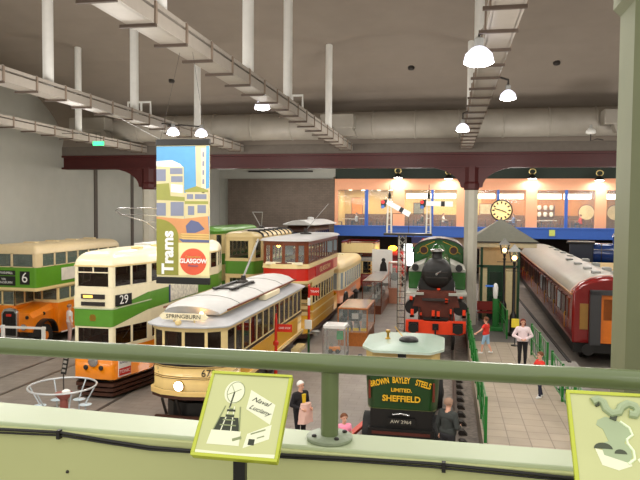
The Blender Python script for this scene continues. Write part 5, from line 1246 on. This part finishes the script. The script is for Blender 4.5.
def case(label, x0, x1, y0, y1, h, base, wood, topm, name='display_case'):
    t = thing(name, label, 'display case', ((x0+x1)/2, (y0+y1)/2, 0)); w = (x1-x0)/2; dd = (y1-y0)/2
    m_ = MB().box((-w, -dd, h-.08), (w, dd, h-.01), wood); m_.build('top_frame', t, bevel=.015)
    MB().box((-w+.1, -dd+.1, h-.02), (w-.1, dd-.1, h+.005), topm).build('top_glass', t)
    for x in (-1, 1):
        for y in (-1, 1): MB().box((x*w-.05 if x > 0 else -w, y*dd-.05 if y > 0 else -dd, base), (w if x > 0 else -w+.05, dd if y > 0 else -dd+.05, h-.08), wood).build('corner_post', t)
    MB().box((-w+.02, -dd+.01, base), (w-.02, -dd+.02, h-.08), GLC).box((w-.02, -dd+.02, base), (w-.01, dd-.02, h-.08), GLC).build('glass', t)
    MB().box((-w+.03, -dd+.03, 0), (w-.03, dd-.03, base-.06), wood).box((-w, -dd, base-.07), (w, dd, base), wood).build('plinth', t)
    return t
case('orange wood display case with glass top and small models inside', -4.75, -3.4, 28.4, 31.4, 1.72, .62, PINEW, M('case_top_reflective', (168, 152, 132), .15))
for i in range(3):
    x = -4.35+i*.36
    m = thing('model_vehicle', ('yellow and grey model in the orange wood case, leftmost', 'yellow and grey model in the orange wood case, middle', 'yellow and grey model in the orange wood case, rightmost')[i], 'model', (x, 28.9, .62))
    MB().prism([(0, 0), (.7, 0), (.6, .25), (.2, .42), (0, .3)], -.1, .1, GREYP, 'yz').build('body', m, bevel=.02)
    MB().box((-.13, -.06, 0), (.13, .02, .12), M('model_yellow', (236, 206, 30), .4)).build('bumper', m)
    for s in (-.12, .1):
        for y in (.12, .55): MB().lathe((s, y, .07), [(.03, 0), (.07, .005), (.07, .02)], DARK, 12, 'x').build('wheel', m)
case('long dark display case with grey top further along the aisle', -4.85, -3.7, 37.6, 44, 1.95, .5, WOOD, M('case_top_grey', (150, 146, 144), .25))
for i in range(4):
    m = thing('model_ship', ('grey model ship nearest in the long dark case', 'grey model ship second in the long dark case', 'grey model ship third in the long dark case', 'grey model ship furthest in the long dark case')[i], 'model', (-4.25, 38.3+i*1.5, .5))
    MB().loft([[(0, 0, .1), (0, 0, .3), (0, 0, .3), (0, 0, .1)], [(-.2, .4, .05), (-.25, .4, .3), (.25, .4, .3), (.2, .4, .05)], [(-.15, 1.1, .08), (-.2, 1.1, .3), (.2, 1.1, .3), (.15, 1.1, .08)]], GREYP, c0=True, c1=True).build('hull', m)
    MB().box((-.12, .45, .3), (.12, .85, .5), WHITE).lathe((0, .65, .5), [(.06, 0), (.06, .25)], DARK, 10).tube([(0, .4, .3), (0, .4, 1.0)], .015, DARK, 6).build('deckhouse', m)
# dark machinery beside the aisle
t = thing('stationary_engine', 'black stationary engine with flywheel beside the small orange tram', 'engine', (-5.15, 35.2, 0))
MB().box((-.5, -.9, 0), (.5, .9, .25), DARK).build('bed', t)
MB().lathe((-.3, 0, .85), [(.62, -.04), (.75, -.04), (.75, .06), (.62, .06)], BLACK, 28, 'x').build('flywheel', t)
for k in range(6): MB().bar((-.29, 0, .85), (-.29, .65*math.cos(k*PI/3), .85+.65*math.sin(k*PI/3)), .05, .05, BLACK).build('spoke', t)
MB().lathe((.2, -.6, .7), [(.28, 0), (.28, .7), (.2, .75)], BLACK, 18, 'y').box((-.05, -.5, .25), (.4, .4, .6), BLACK).build('cylinder', t)
MB().lathe((.2, .5, .25), [(.1, 0), (.1, 1.2), (.2, 1.3), (.05, 1.45)], DARK, 14).build('governor', t)
MB().box((.2, -1.0, .25), (.55, -.95, .55), WHITE).build('label_plate', t)
t = thing('poster_panel', 'white display panel with a black figure picture behind the long case', 'panel', (-4.55, 46.2, 0))
MB().box((-.72, 0, .9), (.72, .08, 3.3), WHITE).box((-.72, 0, 0), (-.62, .08, .9), GREYP).box((.62, 0, 0), (.72, .08, .9), GREYP).build('board', t)
MB().lathe((.1, -.02, 2.55), [(.14, 0), (.14, .02)], BLACK, 14, 'y').prism([(-.2, 1.5), (.4, 1.5), (.3, 2.3), (.2, 2.45), (0, 2.45), (-.12, 2.2)], -.02, 0, BLACK, 'xz').build('figure_picture', t)
t = case('bright glass case on pink base beyond the signal post', -3.75, -2.95, 42.3, 43.3, 2.7, 1.0, M('pink_case_base', (206, 140, 112), .5), WHITE)
m = thing('model_machine', 'white and grey model machine in the pink based case', 'model', (-3.35, 42.7, 1.0))
MB().box((-.25, -.15, 0), (.25, .15, .5), WHITE).build('body', m, bevel=.03)
MB().lathe((0, -.18, .75), [(.05, 0), (.28, .02), (.28, .08)], GREYP, 20, 'y').box((-.05, -.05, .5), (.05, .05, .8), DARK).build('wheel', m)
# stop signs
t = thing('stop_sign', 'red, white and green tram stop pole with red flag beside the red tram', 'sign', (-5.44, 25.5, 0))
GP = M('pole_green', (30, 84, 44), .4)
MB().lathe((0, 0, 0), [(.14, 0), (.14, .05), (.05, .1), (.045, 1.6)], GP, 14).build('green_pole', t)
MB().lathe((0, 0, 1.6), [(.055, 0), (.055, .6)], RED, 14).build('red_pole', t)
MB().lathe((0, 0, 2.2), [(.06, 0), (.06, .3)], WHITE, 14).build('white_collar', t)
MB().lathe((0, 0, 2.5), [(.045, 0), (.045, .45), (.06, .48), (.02, .55)], RED, 14).build('pole_top', t)
fl = MB().box((.04, -.012, 2.6), (.42, .012, 2.92), RED).build('flag', t)
text('flag_lettering', 'TRAM', fl, (.23, -.016, 2.76), FRONT, .13, WHITE, 1, .002)
MB().box((-.14, -.16, 1.25), (.14, -.05, 1.62), WHITE).build('litter_box', t, bevel=.02)
MB().lathe((.3, -.05, 1.0), [(.1, 0), (.12, .12), (.18, .16), (.1, .2)], GREYP, 14).box((.0, -.07, 1.05), (.3, -.03, 1.1), GREYP).build('side_basin', t)
t = thing('stop_sign', 'red turned tram stop post with small red flag beside the cream tram', 'sign', (-5.66, 21.2, 0))
MB().lathe((0, 0, 0), [(.12, 0), (.12, .06), (.07, .12), (.055, .7), (.1, .76), (.055, .82), (.05, 1.4), (.1, 1.46), (.1, 1.55), (.05, 1.6), (.05, 2.3), (.02, 2.52)], RED, 14).build('post', t)
fl = MB().box((.04, -.012, 1.9), (.56, .012, 2.16), RED).build('flag', t)
text('flag_lettering', 'CARS STOP', fl, (.3, -.016, 2.03), FRONT, .09, WHITE, .9, .002)
# white barrier in front of the bus
t = thing('bus_barrier', 'low white two-post barrier in front of the green bus', 'barrier', (-16.95, 23.5, 0))
for x in (-.9, .95): MB().box((x-.07, -.05, 0), (x+.07, .05, 1.22), WHITE).build('post', t, bevel=.01)
MB().bar((-2.3, 0, 1.12), (1.05, 0, 1.16), .04, .09, WHITE).build('rail', t)
# ring barrier with leaning sign
t = thing('ring_barrier', 'round white wire barrier ring on slanted legs in front of tram 29', 'barrier', (-10.2, 15.8, 0))
RW = M('ring_pale_grey', (206, 210, 212), .3, metal=.3)
MB().tube([(.88*math.cos(k*PI/20), .88*math.sin(k*PI/20), 1.2) for k in range(40)], .026, RW, 8, True).build('ring', t)
for k in range(6):
    a = k*PI/3+.3
    MB().tube([(.87*math.cos(a), .87*math.sin(a), 1.2), (.6*math.cos(a), .6*math.sin(a), .7), (.6*math.cos(a), .6*math.sin(a), 0)], .02, M('leg_clear_grey', (190, 200, 206), .2), 8).build('leg', t)
    MB().lathe((.6*math.cos(a), .6*math.sin(a), .66), [(.15, 0), (.17, .012), (.05, .03)], M('foot_pale_blue', (196, 214, 224), .3), 16).build('dish', t)
t = thing('leaning_sign', 'thin black sign on a leaning pole inside the white ring barrier', 'sign', (-10.1, 15.7, 0))
MB().tube([(0, 0, .8), (-.07, .1, 1.6)], .016, DARK, 8).build('pole', t)
MB().lathe((0, 0, 0), [(.22, 0), (.12, .1), (.1, .85), (.22, .98), (.23, 1.04), (.05, 1.06)], M('pedestal_red', (150, 84, 74), .5), 20).build('pedestal', t)
MB().lathe((.1, -.05, 1.07), [(.11, 0), (.11, .04), (.05, .08)], WHITE, 14).build('lens', t)
sg = MB().box((-.07, -.02, 0), (.07, .02, .55), BLACK).build('sign_blade', t); sg.location = (-.07, .1, 1.52); sg.rotation_euler = (-.1, .14, 0)
for k in range(4): MB().box((-.05, -.026, .06+k*.12), (.05, -.02, .13+k*.12), M('sign_marks', (150, 144, 136), .5)).build('sign_mark', sg)
# red wooden bar lying by the track
t = thing('wheel_stop', 'bright red bar on short feet lying on the cobbles left of the lorry', 'barrier', (-2.35, 16.1, .03))
MB().bar((-.15, -.05, .16), (.3, 1.9, .16), .16, .08, BUFFERRED).build('bar', t, bevel=.01)
MB().box((-.42, -.2, .0), (.12, .05, .1), BUFFERRED).box((.15, 1.7, 0), (.45, 1.9, .12), BUFFERRED).build('foot', t, bevel=.01)
# lit board and beige fascia under the mezzanine
t = thing('lit_board', 'bright lit white board behind the green locomotive under the mezzanine', 'board', (-2.7, 58, 0))
MB().box((-1.1, 0, 1.2), (1.0, .12, 3.15), M('lit_white_board', (240, 250, 246), emit=2.5)).build('panel', t)
MB().box((-.7, -.01, 2.75), (.2, 0, 2.85), M('lit_green_strip', (90, 230, 150), emit=1)).box((-1.15, 0, 0), (-1.05, .12, 1.2), GREYP).box((.95, 0, 0), (1.05, .12, 1.2), GREYP).build('strip', t)
struct('trim_27', MB().box((-3.0, 57, 2.9), (6.5, 57.2, 3.86), M('undercroft_beige', (186, 158, 130), .6)))
t = thing('mezzanine_sign', 'dark blue sign with a red disc under the blue mezzanine edge', 'sign', (-2.0, YF-.3, 3.35))
MB().box((-1.0, 0, 0), (1.0, .1, .5), M('sign_navy', (30, 40, 90), .5)).build('board', t)
MB().lathe((0, -.02, .25), [(.16, 0), (.16, .02)], RED, 18, 'y').build('disc', t)
MB().box((-.9, .02, .5), (-.85, .08, .62), DARK).box((.85, .02, .5), (.9, .08, .62), DARK).build('hanger', t)
tag(MB().box((8.15, YF-.26, 4.1), (8.6, YF-.155, 4.6), M('exit_notice', (206, 220, 110), .5)).build('small_notice'), 'small yellow green notice on the blue mezzanine edge', 'sign')

# ---------------------------------------------------------------- cafe on the mezzanine
def table(x, y, cloth, label):
    t = thing('cafe_table', label, 'table', (x, y, 4.6), 0, 'cafe tables behind the mezzanine windows')
    MB().box((-.45, -.45, .7), (.45, .45, .75), cloth).build('tabletop', t, bevel=.01)
    MB().lathe((0, 0, 0), [(.28, 0), (.28, .03), (.05, .06), (.05, .7)], DARK, 12).build('pedestal', t)
    return t
CH = None
def chair(x, y, rz, label, group):
    global CH
    if CH is None:
        CH = thing('cafe_chair', label, 'chair', (x, y, 4.6), rz, group)
        MB().box((-.22, -.22, .42), (.22, .22, .47), WOOD).build('seat', CH)
        MB().box((-.22, .18, .5), (.22, .22, .92), WOOD).build('backrest', CH)
        for a in (-1, 1):
            for b in (-1, 1): MB().box((a*.19-.02, b*.19-.02, 0), (a*.19+.02, b*.19+.02, .5), DARK).build('leg', CH)
        return CH
    c = copy_tree(CH); c.location = (x, y, 4.6); c.rotation_euler.z = rz; c['label'] = label; c['group'] = group
    return c
rnd = random.Random(3)
bays = [(-8.3, 'first window from the brown wall', 'white'), (-5.7, 'second window from the brown wall', 'dark'), (-2.5, 'window behind the signal arms', 'dark'), (-.2, 'window left of the grey column', 'dark'), (2.7, 'window left of the station clock', 'dark'), (5.2, 'window right of the station clock', 'white'), (8.2, 'window behind the far carriage roof', 'white'), (10.6, 'window with the round mirror', 'dark')]
TC = {'white': M('table_white', (232, 228, 218), .4), 'dark': M('table_brown', (120, 76, 40), .4)}
for i, (x, nm, cl) in enumerate(bays):
    for j, (dx, yy) in enumerate(((-.45, 57.4), (.55, 59.2))):
        pos = 'front' if j == 0 else 'rear'
        table(x+dx, yy, TC[cl], '%s cafe table in the %s row seen through the %s' % ({'white': 'pale', 'dark': 'brown'}[cl], pos, nm))
        for k, (cx, cy, rz) in enumerate(((-.75, 0, PI/2), (.75, 0, -PI/2))):
            chair(x+dx+cx, yy+cy, rz, 'wooden chair at %s table in the %s' % (pos, nm), 'chairs %s row, %s' % (pos, nm))
def sitter(label, x, y, rz, top, hair='brown_hair'):
    p = person(label, (x, y, 4.6), rz, 1.7, top, F_('navy', (0,0,0)), F_('black', (0,0,0)), F_(hair, (110, 66, 40)), ('table', 'table'), seated=True, voxel=.02, fine=True)
sitter('seated person in red top beneath the round mirror', 10.85, 57.4, -PI/2, F_('red', (0,0,0)))
sitter('seated person in pale blue shirt right of the station clock', 5.48, 57.4, -PI/2, F_('blue_shirt', (120, 140, 190)))
sitter('seated person in grey shirt left of the wide peach pillar', 7.05, 57.4, PI/2, F_('grey_shirt', (190, 190, 196)), 'grey_hair')
sitter('seated person in white shirt near the grey column top', -.4, 59.2, PI/2, F_('white', (0,0,0)))
sitter('seated person in dark jacket behind the lowered signal arm', -2.2, 57.4, -PI/2, F_('dark_grey', (0,0,0)))
sitter('seated person in white top in the leftmost cafe window', -7.98, 57.4, -PI/2, F_('white', (0,0,0)), 'grey_hair')
# cafe ceiling lights, pictures, mirrors
for i, (a, b) in enumerate(edges):
    if i < 2:
        for k, f in enumerate((.3, .75)):
            t = tag(MB().lathe((a+(b-a)*f, 58.6+k, 7.9), [(.16, 0), (.18, .05), (.12, .14)], WARMPANEL, 14).build('ceiling_downlight'), 'small warm cafe downlight %s in the %s cafe window from the brown wall' % (('left', 'right')[k], ('first', 'second')[i]), 'light')
    else:
        nm = {2: 'behind the signal arms', 3: 'just left of the grey column', 4: 'above the station clock, left part', 5: 'right of the station clock', 6: 'right of the wide peach pillar', 7: 'above the round mirror', 8: 'at the near column'}[i]
        t = thing('cafe_ceiling_light', 'long bright cafe ceiling light '+nm, 'light', ((a+b)/2, 57.9, 7.5))
        w = (b-a)/2
        MB().box((-w*.95, -.5, -.32), (w*.95, .5, .05), WARMPANEL).build('diffuser', t)
        MB().box((-w*.97, -.55, .05), (w*.97, .55, .14), WHITE).tube([(-w*.6, 0, .14), (-w*.6, 0, .56)], .02, GREYP, 6).tube([(w*.6, 0, .14), (w*.6, 0, .56)], .02, GREYP, 6).build('housing', t)
for x in (-8, -4.5, -1, 3, 7, 11):
    l = bpy.data.lights.new('cafe_light', 'AREA'); l.energy = 120; l.size = 1.6; l.color = (1, .82, .55)
    o = bpy.data.objects.new('cafe_light', l); COL.objects.link(o); o.location = (x, 60, 7.85)
def picture(label, x, z, w, h, c, name='framed_picture'):
    t = thing(name, label, 'picture', (x, 61.97, z))
    MB().box((-w/2-.06, -.04, -h/2-.06), (w/2+.06, .03, h/2+.06), WOOD).build('frame', t)
    MB().box((-w/2, -.05, -h/2), (w/2, -.04, h/2), c).build('canvas', t)
picture('orange picture on the cafe wall in the leftmost window', -8.55, 6.5, 1.0, 1.5, M('picture_orange', (226, 140, 50), .5, var=.3, scale=2))
picture('grey picture on the cafe wall behind the level signal arm', -2.7, 6.2, .9, 1.2, M('picture_grey', (120, 124, 120), .5, var=.3, scale=2))
picture('pale picture on the cafe wall left of the station clock', 3.4, 6.3, 1.0, .9, M('picture_pale', (190, 180, 150), .5, var=.3, scale=2))
for x, lab in ((12.2, 'round pale mirror on the wood wall above the red-topped diner'), (14.6, 'round pale mirror on the wood wall next to the near column')):
    t = thing('round_mirror', lab, 'mirror', (x, 61.97, 6.05))
    MB().lathe((0, -.06, 0), [(.72, .06), (.74, .02), (.66, 0)], WOOD, 28, 'y').build('frame', t)
    MB().lathe((0, -.08, 0), [(.66, .02), (.64, 0)], M('mirror_pale', (224, 204, 160), .15, var=.15, scale=2), 28, 'y').build('glass', t)
t = thing('crockery_shelf', 'shelf of pale crockery on the cafe back wall left of the round mirror', 'shelf', (8.4, 61.8, 5.6))
MB().box((-1.0, -.2, 0), (1.0, .2, .05), WOOD).box((-1.0, -.2, .6), (1.0, .2, .65), WOOD).box((-1.04, -.2, 0), (-1, .2, 1.1), WOOD).box((1.0, -.2, 0), (1.04, .2, 1.1), WOOD).build('shelf_frame', t)
for i in range(8):
    tag(MB().lathe((7.6+(i % 4)*.52, 61.75, 5.65+.6*(i//4)), [(.1, 0), (.16, .1), (.18, .3), (.12, .42)], WHITE, 12).build('jar'), 'white jar on the %s cafe shelf, %s from the left' % (('lower', 'upper')[i//4], ('first', 'second', 'third', 'fourth')[i % 4]), 'jar', 'white jars on the cafe shelf')
# bright lamps fixed on the dark band above the cafe
for x, z, lab in ((-4.2, 9.15, 'bright round lamp on the dark band left of the centre column'), (6.7, 9.05, 'bright lamp on the dark band above the wide peach pillar'), (11.85, 8.9, 'bright lamp on the dark band next to the near column'), (.0, 9.05, 'bright lamp on the dark band just left of the grey column capital')):
    t = thing('bracket_lamp', lab, 'lamp', (x, 55.7, z))
    MB().lathe((0, -.25, -.1), [(.34, -.18), (.36, -.1), (.2, .1), (.1, .2)], M('lamp_glass_shade', (0,0,0)), 18).build('shade', t)
    MB().lathe((0, -.25, -.1), [(.32, -.2), (.32, -.18)], LAMPON, 18).build('lens', t)
    MB().tube([(.26*math.cos(k*PI/8), -.25, .3+.22*math.sin(k*PI/8)) for k in range(17)], .04, M('brass_ring', (230, 210, 140), .3, metal=.5), 8).box((-.06, -.2, .2), (.06, .59, .3), DARK).build('bracket', t)
    l = bpy.data.lights.new('lamp_light', 'SPOT'); l.energy = 220; l.spot_size = 3.0; l.shadow_soft_size = .3
    o = bpy.data.objects.new('lamp_light', l); COL.objects.link(o); o.location = (0, -.25, -.4); o.parent = t

# ---------------------------------------------------------------- world and colour
w = bpy.data.worlds.new('world'); SC.world = w; w.use_nodes = True
w.node_tree.nodes['Background'].inputs[0].default_value = (1, .97, .92, 1); w.node_tree.nodes['Background'].inputs[1].default_value = 1.35
SC.view_settings.view_transform = 'Standard'; SC.view_settings.look = 'None'; SC.view_settings.gamma = 1; SC.view_settings.exposure = 0.
SC.view_settings.use_curve_mapping = False
